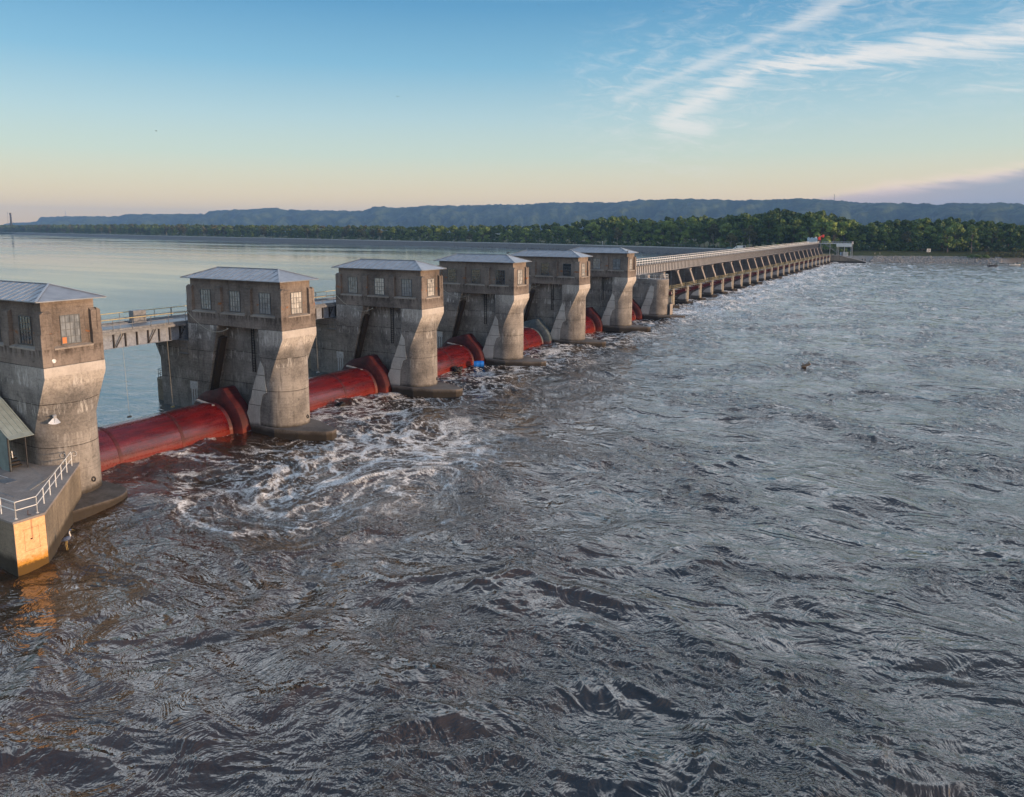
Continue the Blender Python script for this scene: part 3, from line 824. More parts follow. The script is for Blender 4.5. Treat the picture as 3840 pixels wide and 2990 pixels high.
# ------------------------------------------------------------------ tainter gate section
TY0, TS, TN = 194.15, 12.25, 25
ty = [TY0 + TS * (k - 1) for k in range(TN + 1)]       # first one stands behind the low pier
def make_tpier():
    r = thing('small_pier', '', 'dam pier', (PX, 0, 0), 0, 'row of small concrete piers carrying the long bridge')
    m = MB(); w = .62
    m.prism([(-13, -2), (-13, 8.05), (-7.0, 8.05), (-5.25, 3.3), (-.25, 3.3), (.0, 2.9), (.05, -2)], -w, w, 'y')
    m.build('pier_body', 'concrete_far', r, bevel=.03)
    b = MB()
    b.loft([[(x, y, z) for (x, z) in ((-7.0, 8.06), (-6.8, 8.06), (-5.05, 3.32), (-5.25, 3.32))] for y in (-w - .05, w + .05)])
    b.box(-7.3, -6.5, -w - .15, w + .15, 7.75, 8.08)
    b.build('front_face', 'concrete_belt', r)  # sunlit tone of the pier front put into a paler concrete
    bl = MB(); bl.loft([[(x, y, z) for (x, z) in ((-2.6, .6), (-1.6, 1.9), (.1, 2.75), (.12, .25), (-2.5, .25))] for y in (-w - .28, w + .28)])
    bl.build('trunnion_block', 'concrete_block', r)
    f = MB(); f.prism([(-3, -1.3), (.6, -1.3), (2.0, 0), (.6, 1.3), (-3, 1.3)], -2, .28); f.build('footing', 'concrete_slab', r, bevel=.05)
    wk = MB(); wk.box(-5.2, .15, -w - .35, w + .35, 3.32, 3.42); wk.build('walkway', 'grey_steel', r)
    rl = MB(); railing(rl, [(-5.0, -w - .3, 3.42), (.1, -w - .3, 3.42), (.1, w + .3, 3.42), (-5.0, w + .3, 3.42)], 1.07, .035, (.55,), 1.4); rl.build('guard_rail', 'yellow_rail', r)
    for y in (-.5, .35):
        p = MB(); p.box(.2, .42, y, y + .22, .3, 4.5); p.build('post', 'cream_post', r)
    ld = MB()
    for i in range(9): ld.tube((.3, -.3, .7 + i * .42), (.3, .4, .7 + i * .42), .03, 5)
    for z in (1.5, 2.6, 3.6, 4.3): ld.tube((.3, 0, z), (1.3, -.1, z), .03, 5)
    ld.build('rungs', 'pale_steel', r)
    cn = MB(); cn.tube((-8.3, -w - .05, 3.5), (-8.3, -w - .05, 8.0), .05, 6).tube((-8.6, -w - .05, 3.5), (-8.6, -w - .05, 8.0), .04, 6); cn.box(-8.4, -8.15, -w - .15, -w - .003, 5.9, 6.2); cn.build('conduit', 'grey_steel', r)
    return r
def make_tgate():
    r = thing('tainter_gate', '', 'dam gate', (PX, 0, 0), 0, 'dark red tainter gates between the small piers')
    L = TS - 1.5
    sk = MB(); cx, cz = -.6, 3.4; rad = 9.0
    o = [(cx + rad * math.cos(R(a)), cz + rad * math.sin(R(a))) for a in range(178, 222, 4)]
    i_ = [(cx + (rad - .12) * math.cos(R(a)), cz + (rad - .12) * math.sin(R(a))) for a in range(218, 174, -4)]
    sk.loft([[(x, y, z) for x, z in o + i_] for y in (.85, L + .65)]); sk.build('skin_plate', 'dark_red_steel', r, smooth=30)
    for y in (1.15, L + .35):
        a = MB(); a.bar((-.15, y, 3.55), (-9.2, y, -.5), .42, .62); a.bar((-.4, y, 3.5), (-9.3, y, 2.4), .3, .35)
        a.bar((-4.5, y, 1.65), (-4.7, y, 2.9), .25, .25)
        a.box(-.45, .12, y - .36, y + .36, 3.2, 3.85)
        ar = a.build('arm', 'dark_red_steel', r)
        MB().box(.122, .16, y - .3, y + .3, 3.27, 3.8).build('end_cap', 'concrete_belt', ar)
    cr = MB(); cr.bar((-3.2, .9, 2.15), (-3.2, L + .6, 2.15), .35, .5); cr.build('cross_beam', 'dark_red_steel', r)
    wl = MB(); MB().box(-4.9, -4.1, .76 + .36, L + .75 - .36, 3.3, 3.38).build('catwalk', 'grey_steel', r)
    railing(wl, [(-4.15, 1.15, 3.4), (-4.15, L + .38, 3.4)], 1.0, .035, (.5,), 1.3); wl.build('catwalk_rail', 'yellow_rail', r)
    return r
tp = make_tpier(); tg = make_tgate(); ts = make_span('long_bridge_span', TS - .02, 8.12, ('girder_paint_far', 'deck_grating', 'white_rail', 'white_rail'), far=True)
ts['group'] = 'spans of the long bridge over the small piers'
words = ['first', 'second', 'third', 'fourth', 'fifth', 'sixth', 'seventh', 'eighth', 'ninth', 'tenth', 'eleventh', 'twelfth', 'thirteenth', 'fourteenth', 'fifteenth', 'sixteenth', 'seventeenth',
         'eighteenth', 'nineteenth', 'twentieth', 'twenty-first', 'twenty-second', 'twenty-third', 'twenty-fourth', 'twenty-fifth', 'twenty-sixth', 'twenty-seventh']
def which(k, n):
    if k == n - 1: return 'last one, at the wooded bank'
    if k > n / 2: return '%s back from the wooded bank' % words[n - 1 - k]
    return '%s beyond the low end pier' % words[k]
for k, y in enumerate(ty):
    if k == 0: tp.location.y = y; tp['label'] = 'Small concrete pier, first beyond the low end pier, half hidden by it'
    else: dup(tp, (PX, y, 0), 'Small concrete pier with yellow-railed walkway, ' + which(k, len(ty)))
for k, y in enumerate(ty[:-1]):
    if k == 0: tg.location.y = y; tg['label'] = 'Dark red tainter gate, first beyond the low end pier'
    else: dup(tg, (PX, y, 0), 'Dark red tainter gate on slanting arms, ' + which(k, len(ty) - 1))
ys_ = [Y7] + ty
ts.location.y = ys_[0] + .02; ts['label'] = 'Pale ribbed bridge span starting behind the low end pier'
for k in range(1, len(ys_) - 1): dup(ts, (0, ys_[k] + .01, 0), 'Pale ribbed girder span of the long bridge, ' + which(k, len(ys_) - 1))
YE = ty[-1]
# ------------------------------------------------------------------ numpy noise
_perm = rng.permutation(512).astype(np.int64); _perm = np.concatenate([_perm, _perm, _perm[:4]])
_gr = rng.normal(size=(512, 2)); _gr /= np.linalg.norm(_gr, axis=1)[:, None]
def perlin(x, y):
    xi = np.floor(x).astype(np.int64); yi = np.floor(y).astype(np.int64); xf = x - xi; yf = y - yi
    xi &= 511; yi &= 511
    u = xf * xf * xf * (xf * (xf * 6 - 15) + 10); v = yf * yf * yf * (yf * (yf * 6 - 15) + 10)
    def g(ix, iy, dx_, dy_):
        h = _gr[_perm[_perm[ix & 511] + (iy & 511)] & 511]; return h[..., 0] * dx_ + h[..., 1] * dy_
    a = g(xi, yi, xf, yf); b = g(xi + 1, yi, xf - 1, yf); c = g(xi, yi + 1, xf, yf - 1); d = g(xi + 1, yi + 1, xf - 1, yf - 1)
    return ((a + u * (b - a)) + v * ((c + u * (d - c)) - (a + u * (b - a)))) * 1.5
def fbm(x, y, o=4, gain=.5):
    s_ = 0; a = 1
    for k in range(o): s_ = s_ + a * perlin(x * 2 ** k + 17.3 * k, y * 2 ** k + 9.1 * k); a *= gain
    return s_
def sstep(x, a, b): t = np.clip((x - a) / (b - a), 0, 1); return t * t * (3 - 2 * t)
def grid_mesh(name, X, Y, Z, mat, attrs=None, smooth=True):
    n, m = X.shape
    co = np.stack([X, Y, Z], -1).reshape(-1, 3).astype(np.float32)
    i = np.arange(n * m).reshape(n, m)
    q = np.stack([i[:-1, :-1], i[:-1, 1:], i[1:, 1:], i[1:, :-1]], -1).reshape(-1, 4)
    return raw_mesh(name, co, q, mat, attrs, smooth)
def raw_mesh(name, co, q, mat, attrs=None, smooth=False):
    me = bpy.data.meshes.new(name)
    me.vertices.add(len(co)); me.vertices.foreach_set('co', co.astype(np.float32).ravel())
    k = q.shape[1]
    me.loops.add(q.size); me.loops.foreach_set('vertex_index', q.astype(np.int32).ravel())
    me.polygons.add(len(q)); me.polygons.foreach_set('loop_start', np.arange(0, q.size, k, dtype=np.int32)); me.polygons.foreach_set('loop_total', np.full(len(q), k, np.int32))
    me.polygons.foreach_set('use_smooth', np.full(len(q), smooth, bool))
    me.update(calc_edges=True)
    for nm, arr in (attrs or {}).items():
        a = me.attributes.new(nm, 'FLOAT', 'POINT'); a.data.foreach_set('value', arr.astype(np.float32).ravel())
    me.materials.append(MATS[mat]); 
    return me
def link(name, me, parent=None):
    o = bpy.data.objects.new(name, me); COL.objects.link(o)
    if parent is not None: o.parent = parent
    return o

# ------------------------------------------------------------------ water materials
def river_mat():
    m, t, b = newmat('river_water')
    p = pos(t); x, y, z = t.sep(p)
    fo = t.node('ShaderNodeAttribute', _attribute_name='foam'); foam = S(t, fo.outputs['Fac'])
    tu = t.node('ShaderNodeAttribute', _attribute_name='turb'); turb = S(t, tu.outputs['Fac'])
    q = t.comb(x, y, 0.0)
    n1 = t.noise(q, .5, 6, .6, .8); n2 = t.noise(q, 2.4, 6, .65, 1.6); n3 = t.noise(q, 5.5, 5, .65, 1.2); n4 = t.noise(q, .95, 6, .62, 1.4)
    base = t.mix(t.mapr(n1, .35, .65), (.010, .006, .004), (.024, .015, .009))
    base = t.mix(turb * .75, base, (.064, .035, .018))
    def lace(n, k): return (1.0 - (n - .5).abs() * k).max(0.0)
    lc = (lace(n4, 16.0) * .9).max(lace(n2, 13.0) * .85).max(lace(n3, 10.0) * .6)
    fm = t.mapr(foam * (.42 + lc * .95), .42, .74)
    veil = t.mapr(foam, .25, .9) * t.mapr(n2, .35, .75) * .18
    speck = t.mapr(t.noise(q, 5.0, 3, .7), .685, .74) * t.mapr(t.noise(q, .16, 3, .5), .50, .60) * .75
    fm = fm.max(speck).max(veil)
    col = t.mix(fm, base, (.84, .83, .82))
    t.sock(b, 'Base Color', col)
    t.sock(b, 'Roughness', t.mix(fm, (.07,) * 3, (.7,) * 3))
    t.sock(b, 'IOR', 1.5); t.sock(b, 'Specular IOR Level', 1.0)
    rg = S(t, t.node('ShaderNodeAttribute', _attribute_name='rough').outputs['Fac'])
    def rid(n): return (1.0 - (n - .5).abs() * 5.0).max(-.4)
    n5 = t.noise(q, .42, 4, .6, 1.0)
    w2 = t.noise(q, 1.7, 2, .5, 1.3); w4 = t.noise(t.comb(x * .75, y, 0.0), .70, 3, .5, 1.5); w6 = t.noise(t.comb(x * .6, y, 0.0), .22, 3, .5, 1.0)
    h = (rid(w2) * .026 + rid(w4) * .062) * rg + rid(n5) * .06 + rid(w6) * .16 + fm * .03
    t.sock(b, 'Normal', t.bump(h, 1.0, 1.0))
river_mat()
def pool_mat():
    m, t, b = newmat('pool_water')
    p = pos(t); x, y, z = t.sep(p)
    q = t.comb(x * .55 + y * .12, y * 1.0, 0.0)
    n1 = t.noise(q, .55, 5, .6, .6); n2 = t.noise(q, 2.6, 4, .6, .4); patch = t.noise(t.comb(x * .18, y, 0.0), .02, 4, .6)
    t.sock(b, 'Base Color', (.085, .10, .105)); t.sock(b, 'Roughness', t.mapr(patch, .35, .65, .05, .16))
    t.sock(b, 'IOR', 1.5); t.sock(b, 'Specular IOR Level', 1.0)
    t.sock(b, 'Normal', t.bump((n1 * .8 + n2 * .2) * t.mapr(patch, .3, .7, .45, 1.2) * t.mapr(x + y * .3, -230.0, -90.0, .12, 1.1), 1.0, .22))
pool_mat()

# ------------------------------------------------------------------ river below the dam
def build_river():
    NA, NR = 1250, 1330
    a = np.radians(np.linspace(-52, 72, NA)); r = 6 * (600 / 6) ** (np.linspace(0, 1, NR))
    A, RR = np.meshgrid(a, r)
    X = -RR * np.sin(A + 0); Y = RR * np.cos(A)
    wx = fbm(X / 16 + 3, Y / 16, 3) * 4.5; wy = fbm(X / 16 + 40, Y / 16 + 9, 3) * 4.5
    # eddies: twist the pattern round a few centres
    PXs, PYs = X + wx * .6, Y + wy * .6
    for (px_, py_, rad_, st) in ((950, 1860, 11, 2.6), (1250, 1800, 9, -2.0), (1600, 1940, 12, 1.8), (480, 2330, 10, 2.2), (1950, 2520, 11, -1.6), (2350, 2800, 7, 1.7), (2600, 2150, 12, 1.3), (900, 2500, 9, -1.5)):
        c = onz(px_, py_, 0); ddx, ddy = PXs - c.x, PYs - c.y; d2 = (ddx ** 2 + ddy ** 2) / rad_ ** 2
        an = st * .5 * np.exp(-d2 * 1.4); ca_, sa_ = np.cos(an), np.sin(an)
        PXs, PYs = c.x + ddx * ca_ - ddy * sa_, c.y + ddx * sa_ + ddy * ca_
    TX, TY = PXs, PYs
    # how rough the water is, by place
    out = sstep(Y, 150, 182) * sstep(X, -12, -52)                     # below the open gates
    out2 = sstep(Y, 120, 190) * sstep(X, 40, -40)
    calm = sstep(Y, 30, 12) * sstep(X, -14, -30) * sstep(X, -62, -55)
    calm = np.maximum(calm, sstep(np.hypot(X + 44, Y - 24), 14, 4))
    patchy = sstep(fbm(X / 12 + 5, Y / 12 + 2, 3), -.12, .30)          # smooth boils against broken water
    amp = (.18 + .92 * patchy) * (1 - .6 * calm) * (1 + .35 * out + .15 * out2)
    far = np.clip(1.0 + (RR - 60) / 300, 1, 1.4)
    def choppy(s_, ox, oy): return (1 - np.abs(perlin(TX / s_ + ox, TY / s_ + oy)) * 1.6) ** 2
    UX, UY = X + wx * .12 + (TX - X) * .22, Y + wy * .12 + (TY - Y) * .22
    v1, v2 = perlin(UX / 3.1 + 31, UY / 2.2 + 3), perlin(UX / 2.9 + 5, UY / 2.0 + 44)
    UX, UY = UX + v1 * .9, UY + v2 * .8
    def chop2(s_, ox, oy): return (1 - np.abs(perlin(UX / (s_ * 1.7) + ox, UY / (s_ * .95) + oy)) * 1.6) ** 2
    h = .40 * fbm(X / 14 + 9, Y / 14, 2) + .26 * perlin(TX / 6.5, TY / 5.0) + .13 * perlin(TX / 3.2 + 7, TY / 2.4)
    crease = np.clip(1 - np.abs(fbm(TX / 10 + 2, TY / 10 + 7, 2)) * 3.4, 0, 1) ** 3
    h += .08 * crease * (1 - .7 * calm)
    h += amp * (.15 * chop2(3.6, 1, 4) * far + .10 * chop2(1.8, 8, 3) * far + .050 * chop2(.95, 5, 6) + .022 * chop2(.5, 2, 8))
    h += out * (.12 * fbm(X / 4.5, Y / 4.5, 3) + .04 * fbm(X / 1.3, Y / 1.3, 3))
    # upwelling boils: smooth domes with a raised rim
    smooth_ = np.ones_like(X)
    for (bx, by, rx, ry, hh) in ((2350, 2830, 3.3, 1.7, .20), (1750, 2655, 2.2, 1.2, .16), (2230, 2560, 2.6, 1.0, .18), (2620, 2660, 1.9, 1.2, .14), (1600, 2500, 2.2, 1.0, .12), (3350, 2850, 3.0, 1.6, .15), (900, 2700, 2.0, 1.3, .10),
                                 (3100, 2350, 4.0, 2.2, .14), (2050, 2250, 4.2, 2.4, .16), (2700, 2050, 5.0, 3.0, .14), (1500, 2150, 3.8, 2.4, .12), (3500, 2050, 6.0, 3.5, .15), (1150, 2330, 3.2, 2.0, .12), (2150, 1850, 5.5, 3.2, .12), (2900, 1750, 7.0, 4.0, .14)):
        c = onz(bx, by, 0); ddx, ddy = X - c.x + wx * .35, Y - c.y + wy * .35
        e1, e2 = ddx * .865 + ddy * .502, -ddx * .502 + ddy * .865
        rr_ = np.sqrt((e1 / rx) ** 2 + (e2 / ry) ** 2)
        h = h + hh * .55 * np.exp(-(rr_ / .9) ** 4) + hh * .26 * np.exp(-((rr_ - 1.15) / .17) ** 2) * (.5 + .5 * fbm(X / 1.5, Y / 1.5, 2))
        smooth_ = np.minimum(smooth_, sstep(rr_, .82, 1.15) * .9 + .1)
    h_smooth = smooth_
    # foam
    def fil(s_, ox, oy, k=5.0): return np.clip(1 - np.abs(fbm(TX / s_ + ox, TY / s_ + oy, 3)) * k, 0, 1)
    f1 = fil(6.5, 3, 3, 5.0); f2 = fil(2.6, 7, 1, 4.5); f3 = fil(1.1, 5, 5, 3.5)
    F = np.maximum(f1 * .9, np.maximum(f2 * .85, f3 * .7))
    strokes = [
        ([(640, 1690), (900, 1735), (1150, 1715), (1400, 1700), (1600, 1735), (1760, 1745)], 1.6, .95),
        ([(1230, 1600), (1330, 1640), (1560, 1690), (1790, 1745)], 1.3, .9),
        ([(700, 1760), (665, 1860), (740, 1950), (920, 1990), (1130, 1970), (1300, 1900), (1355, 1815), (1290, 1745)], 1.5, .9),
        ([(545, 1850), (640, 1850), (850, 1915), (1000, 1860), (1080, 1790)], 1.4, .8),
        ([(1290, 2005), (1510, 2005), (1650, 1960), (1745, 1905), (1690, 1865)], .8, .7),
        ([(1140, 2110), (1300, 2130), (1420, 2090), (1470, 2130)], 1.0, .75),
        ([(640, 1705), (780, 1650), (920, 1590)], .9, .9), ([(1160, 1535), (1300, 1500), (1450, 1462)], 1.1, .9),
        ([(1650, 1415), (1760, 1390), (1830, 1400)], 1.1, .9), ([(1250, 1660), (1400, 1600), (1640, 1560), (1850, 1570)], 2.6, .62),
        ([(1700, 1500), (1900, 1470), (2150, 1440), (2400, 1430)], 3.0, .62), ([(2000, 1370), (2300, 1300), (2500, 1230)], 3.0, .72),
        ([(1960, 2810), (2080, 2870), (2260, 2925), (2500, 2915), (2740, 2865)], .3, .45), ([(1880, 2350), (2050, 2285)], .35, .5),
        ([(2840, 2960), (2900, 2925)], .35, .5), ([(330, 2010), (300, 2040)], .4, .5),
        ([(395, 1790), (470, 1785), (560, 1750)], .6, .7), ([(460, 2330), (560, 2420), (700, 2560)], .5, .4)]
    M = np.zeros_like(X)
    for pts, w, st in strokes:
        P = [onz(a_, b_, 0) for a_, b_ in pts]; D = np.full_like(X, 1e9)
        for p, q in zip(P[:-1], P[1:]):
            vx, vy = q.x - p.x, q.y - p.y; t_ = np.clip(((X - p.x) * vx + (Y - p.y) * vy) / (vx * vx + vy * vy), 0, 1)
            D = np.minimum(D, (X - p.x - t_ * vx) ** 2 + (Y - p.y - t_ * vy) ** 2)
        M = np.maximum(M, st * .86 * np.exp(-D / (w * w * 1.4)))
    swirl = sstep(np.hypot((X + 45) / 1.1, (Y - 52) / 1.6), 21, 5) * .78
    swirl = np.maximum(swirl, sstep(X, -34, -55) * sstep(Y, 46, 62) * .70)
    dense = out * .58 * (.35 + .65 * sstep(fbm(X / 7 + 1, Y / 9, 3), -.5, .5)) * sstep(X, -25, -58) + out * .18 + out2 * .28
    near = sstep(X, -58, -63) * sstep(Y, 34, 36) * .55
    gen = .20 * sstep(fbm(X / 20 + 7, Y / 20 + 4, 2), .0, .5)
    M2 = np.clip(np.maximum.reduce([M, swirl, dense * .95, near, gen]), 0, 1)
    foam = M2 * (.40 + .74 * F) * (1 - .3 * calm)
    crest = sstep(amp * choppy(1.9, 8, 3) * choppy(3.6, 1, 4), .75, 1.3)
    foam = np.maximum(foam, crest * (.30 + .25 * out2 + .15 * out))
    foam *= .98
    h += foam * .05
    turb = np.clip(sstep(np.hypot((X + 42) / 1.2, (Y - 52) / 1.6), 34, 8) * .8 + out2 * .3 + .3 * patchy * sstep(X, 0, -30) + .8 * sstep(X, -10, -40) * sstep(Y, 62, 30), 0, 1)
    Z = h - .34 - .25 * sstep(X, -52, -60) * sstep(Y, 168, 176)
    hide = X < -66.5
    Z = np.where(hide & (Y < 172), -1.4, Z); Z = np.where((X < -70), -1.6, Z)
    Z[0, :] = -1.5
    me = grid_mesh('river', X, Y, Z, 'river_water', {'foam': foam, 'turb': turb, 'rough': np.clip(amp * (.75 + .35 * far), .2, 1.5) * h_smooth})
    o = link('river', me); tag(o, kind='structure')
build_river()
xs = np.array([-71, 3000.0]); ys_g = np.array([-3000.0, 480.0])
X, Y = np.meshgrid(np.concatenate([np.linspace(-66, 40, 30), [400, 3000]]), np.concatenate([[-3000, -400], np.linspace(-60, 470, 60)]))
o = link('lower_river', grid_mesh('lower_river', X, Y, X * 0 - 1.0, 'river_water', {'foam': X * 0, 'turb': X * 0, 'rough': X * 0 + 1})); tag(o, kind='structure')
# pool above the dam
def pool_piece(x0, x1, y0, y1):
    X, Y = np.meshgrid(np.linspace(x0, x1, 3), np.linspace(y0, y1, 3)); return X, Y
m = MB()
m.add([(-6000, -4000, 1.1), (-67.3, -4000, 1.1), (-67.3, 171, 1.1), (-73.0, 171, 1.1), (-73.0, 1400, 1.1), (-6000, 1400, 1.1)], [(0, 1, 2, 3, 4, 5)])
tag(m.build('pool', 'pool_water'), kind='structure')

# ------------------------------------------------------------------ ground, dike, hills
SX = np.array([-9000, -4000, -2500, -1400, -1000, -800, -525, -345, -208, -130, -75, -62, -45, 0, 35, 60, 90, 140, 260, 600, 3000])
SY = np.array([3600, 1700, 1130, 850, 745, 705, 634, 596, 548, 512, 495, 492, 493.5, 509, 516, 522, 528, 520, 470, 380, 300.0])
def shore(x): return np.interp(x, SX, SY)
HP = [(-400, 850), (0, 848), (40, 836), (110, 836), (140, 830), (150, 815), (250, 812), (440, 812), (470, 804), (765, 803), (785, 793), (815, 790), (930, 786), (965, 783), (1030, 780), (1075, 788), (1265, 791),
      (1362, 792), (1405, 775), (1440, 776), (1480, 781), (1600, 772), (1710, 772), (1875, 767), (1925, 770), (2030, 762), (2255, 758), (2300, 761), (2385, 751), (2600, 746), (2700, 750), (2850, 752),
      (2990, 744), (3100, 750), (3230, 761), (3405, 763), (3530, 768), (3555, 764), (3820, 764), (3842, 771), (4100, 768), (4600, 780)]
def hill_profile(azr):
    """ridge elevation angle (tan) against bearing"""
    ta, te = [], []
    for x, y in HP:
        d = bearing(x, y); ta.append(math.atan2(-d.x, d.y)); te.append(d.z / math.hypot(d.x, d.y))
    ta, te = np.array(ta[::-1]), np.array(te[::-1])
    return np.interp(azr, ta, te)
def ridge_dist(azr):
    return np.interp(np.degrees(azr), [-30, -5, 10, 25, 40, 52, 58, 61, 64, 75], [3400, 3700, 3900, 4200, 4700, 5300, 5900, 6400, 7000, 7600])
def build_ground():
    a = np.radians(np.linspace(-42, 80, 1300)); 
    r = np.concatenate([np.geomspace(380, 1500, 260), np.geomspace(1510, 2600, 30), np.geomspace(2620, 15000, 330)])
    A, RR = np.meshgrid(a, r); X = -RR * np.sin(A); Y = RR * np.cos(A)
    t_ = Y - shore(X)
    left = sstep(X, -66, -90)
    top = 3.0 + 1.9 * left
    rise = np.clip(t_ / (12 + 8 * (1 - left)), -1, 1)
    water = 1.1 * left
    n = fbm(X / 5, Y / 5, 3) * .14 + fbm(X / 1.7, Y / 1.7, 2) * .10 * (np.abs(rise) < 1)
    Z = np.where(t_ < 0, water + t_ * .25, water + (top - water) * rise) + n * np.where(t_ > 0, 1, 0)
    Z = np.where(t_ > 24, top - 1.7 * left * sstep(t_, 24, 34), Z)
    Z = Z + 2.2 * (1 - left) * sstep(t_, 20, 52)
    # beach and inlet at the far right
    inlet = sstep(X, 18, 34) * sstep(t_, 40, 6)
    Z = Z - inlet * 1.7 * (t_ > 3)
    Z = np.maximum(Z, -3)
    azr = np.arctan2(-X, Y); rd = ridge_dist(azr); te = hill_profile(azr)
    H = np.maximum(te * rd + CAM_H - 3, 0)
    u = azr * 26
    spur = np.abs(fbm(u * 1.0 + 3, RR / 5200 + 1, 3)) * 1.5
    depth = .40 + .0 * spur
    foot = rd * (1 - .17 - .10 * np.clip(spur, 0, 1))
    f = np.clip((RR - foot) / (rd - foot), 0, 1)
    val = np.clip(1 - np.abs(fbm(azr * 15 + RR / 800, RR / 1500 + 5, 4, .5)) * 2.1, 0, 1)
    f2 = np.clip(f - .65 * val * (1 - f ** 6), 0, 1); Hh = H * f2 ** .85
    Hh = np.maximum(Hh, 0)
    back = np.clip((RR - rd) / 600, 0, 1); Hh = np.where(RR > rd, H * (1 - .35 * back), Hh)
    cell = fbm(X / 38, Y / 38, 3) * 5.0 + np.abs(fbm(X / 16 * (4500 / rd), Y / 16 * (4500 / rd), 2)) * 3.5
    Hh = Hh + cell * sstep(f, .05, .3)
    Z = np.where(RR > 2200, 3 + Hh, Z)
    kind = np.where(RR > 2200, 1.0, 0.0)
    me = grid_mesh('ground', X, Y, Z, 'ground', {'wood': kind, 'inland': t_, 'left': left, 'beach': inlet})
    m, t, b = MATS['ground'], None, None
    o = link('ground', me); tag(o, kind='structure')
def ground_mat():
    m, t, b = newmat('ground')
    p = pos(t); x, y, z = t.sep(p)
    def at(nm): return S(t, t.node('ShaderNodeAttribute', _attribute_name=nm).outputs['Fac'])
    wood, inl, lf, be = at('wood'), at('inland'), at('left'), at('beach')
    n = t.noise(p, .35, 6, .65); f = t.noise(p, 2.2, 5, .7)
    rock = t.mix(t.mapr(t.voro(p, 1.6), .1, .6), (.09, .085, .08), (.30, .28, .26))
    dark_rock = t.mix(t.mapr(t.voro(p, 1.1), .1, .7), (.075, .075, .075), (.16, .155, .15))
    grass = t.mix(t.mapr(n, .35, .65), (.045, .06, .022), (.10, .10, .04))
    gravel = t.mix(t.mapr(f, .3, .7), (.22, .21, .19), (.36, .34, .32))
    c = t.mix(lf, rock, dark_rock)
    c = t.mix(t.mapr(inl + (n - .5) * 6, 17.0, 21.0) * (1.0 - lf), c, grass)
    c = t.mix(t.mapr(inl, 19.2, 19.8) * t.mapr(inl, 26.0, 25.0) * lf, c, gravel)
    c = t.mix(t.mapr(inl, 26.0, 30.0) * lf, c, grass)
    c = t.mix(t.mapr(be, .2, .6), c, (.20, .17, .14))
    fn = t.noise(p, .012, 6, .6); fc = t.voro(p, .07)
    forest = t.mix(t.mapr(fn, .38, .60), (.010, .026, .016), (.070, .100, .040))
    forest = t.mix(t.mapr(fc, .0, .75) * .6, forest, (.010, .018, .010))
    c = t.mix(t.mapr(wood, .3, .7), c, forest)
    t.sock(b, 'Base Color', c); t.sock(b, 'Roughness', .95); t.sock(b, 'Specular IOR Level', .1)
    t.sock(b, 'Normal', t.bump(f, .5, .3))
ground_mat()
build_ground()
# pale crest kerb and riprap along the dike are part of the ground; loose stones on the right bank:
def stones(n, xr, tr, name, size, seed, mat):
    g = np.random.default_rng(seed); X = g.uniform(*xr, n); Tt = g.uniform(*tr, n) ; Y = shore(X) + Tt
    s_ = g.uniform(*size, n); Z = .15 * Tt * 1.02
    base = np.array([[-1, -1, -.6], [1, -1, -.6], [1, 1, -.6], [-1, 1, -.6], [-.7, -.7, .6], [.7, -.8, .5], [.8, .6, .6], [-.6, .8, .5]])
    co = base[None] * s_[:, None, None] * g.uniform(.5, 1.0, (n, 8, 3)); an = g.uniform(0, 6.28, n)
    c_, d_ = np.cos(an)[:, None], np.sin(an)[:, None]
    x_, y_ = co[..., 0] * c_ - co[..., 1] * d_, co[..., 0] * d_ + co[..., 1] * c_
    co = np.stack([x_ + X[:, None], y_ + Y[:, None], co[..., 2] + Z[:, None]], -1).reshape(-1, 3)
    q = np.array([[0, 3, 2, 1], [4, 5, 6, 7], [0, 1, 5, 4], [1, 2, 6, 5], [2, 3, 7, 6], [3, 0, 4, 7]])
    q = (q[None] + 8 * np.arange(n)[:, None, None]).reshape(-1, 4)
    return link(name, raw_mesh(name, co, q, mat))
simple('riprap_stone', (.27, .255, .24), .9, 0, .5, .9, .3)
simple('riprap_dark', (.12, .12, .125), .9, 0, .4, .9, .3)
tag(stones(2600, (-44, 22), (-.3, 18), 'riprap', (.35, .9), 3, 'riprap_stone'), 'Pale grey riprap stones piled along the right bank', 'riprap', kind='stuff')
o = stones(2600, (-420, -95), (-.3, 17), 'dike_riprap', (.4, 1.1), 4, 'riprap_dark'); o.location.z = 1.2; tag(o, 'Dark grey riprap stones facing the long dike above the dam', 'riprap', kind='stuff')

simple('crest_concrete', (.46, .45, .43), .85, 0, .15, .5)
X_ = np.linspace(-2200, -95, 260); rows_ = [(14.0, 4.8), (14.1, 5.4), (19.0, 5.4), (19.1, 4.6)]
tag(link('dike_road', grid_mesh('dike_road', np.stack([X_] * 4), np.stack([shore(X_) + t_ for t_, z_ in rows_]), np.stack([X_ * 0 + z_ for t_, z_ in rows_]), 'crest_concrete', smooth=False)), kind='structure')

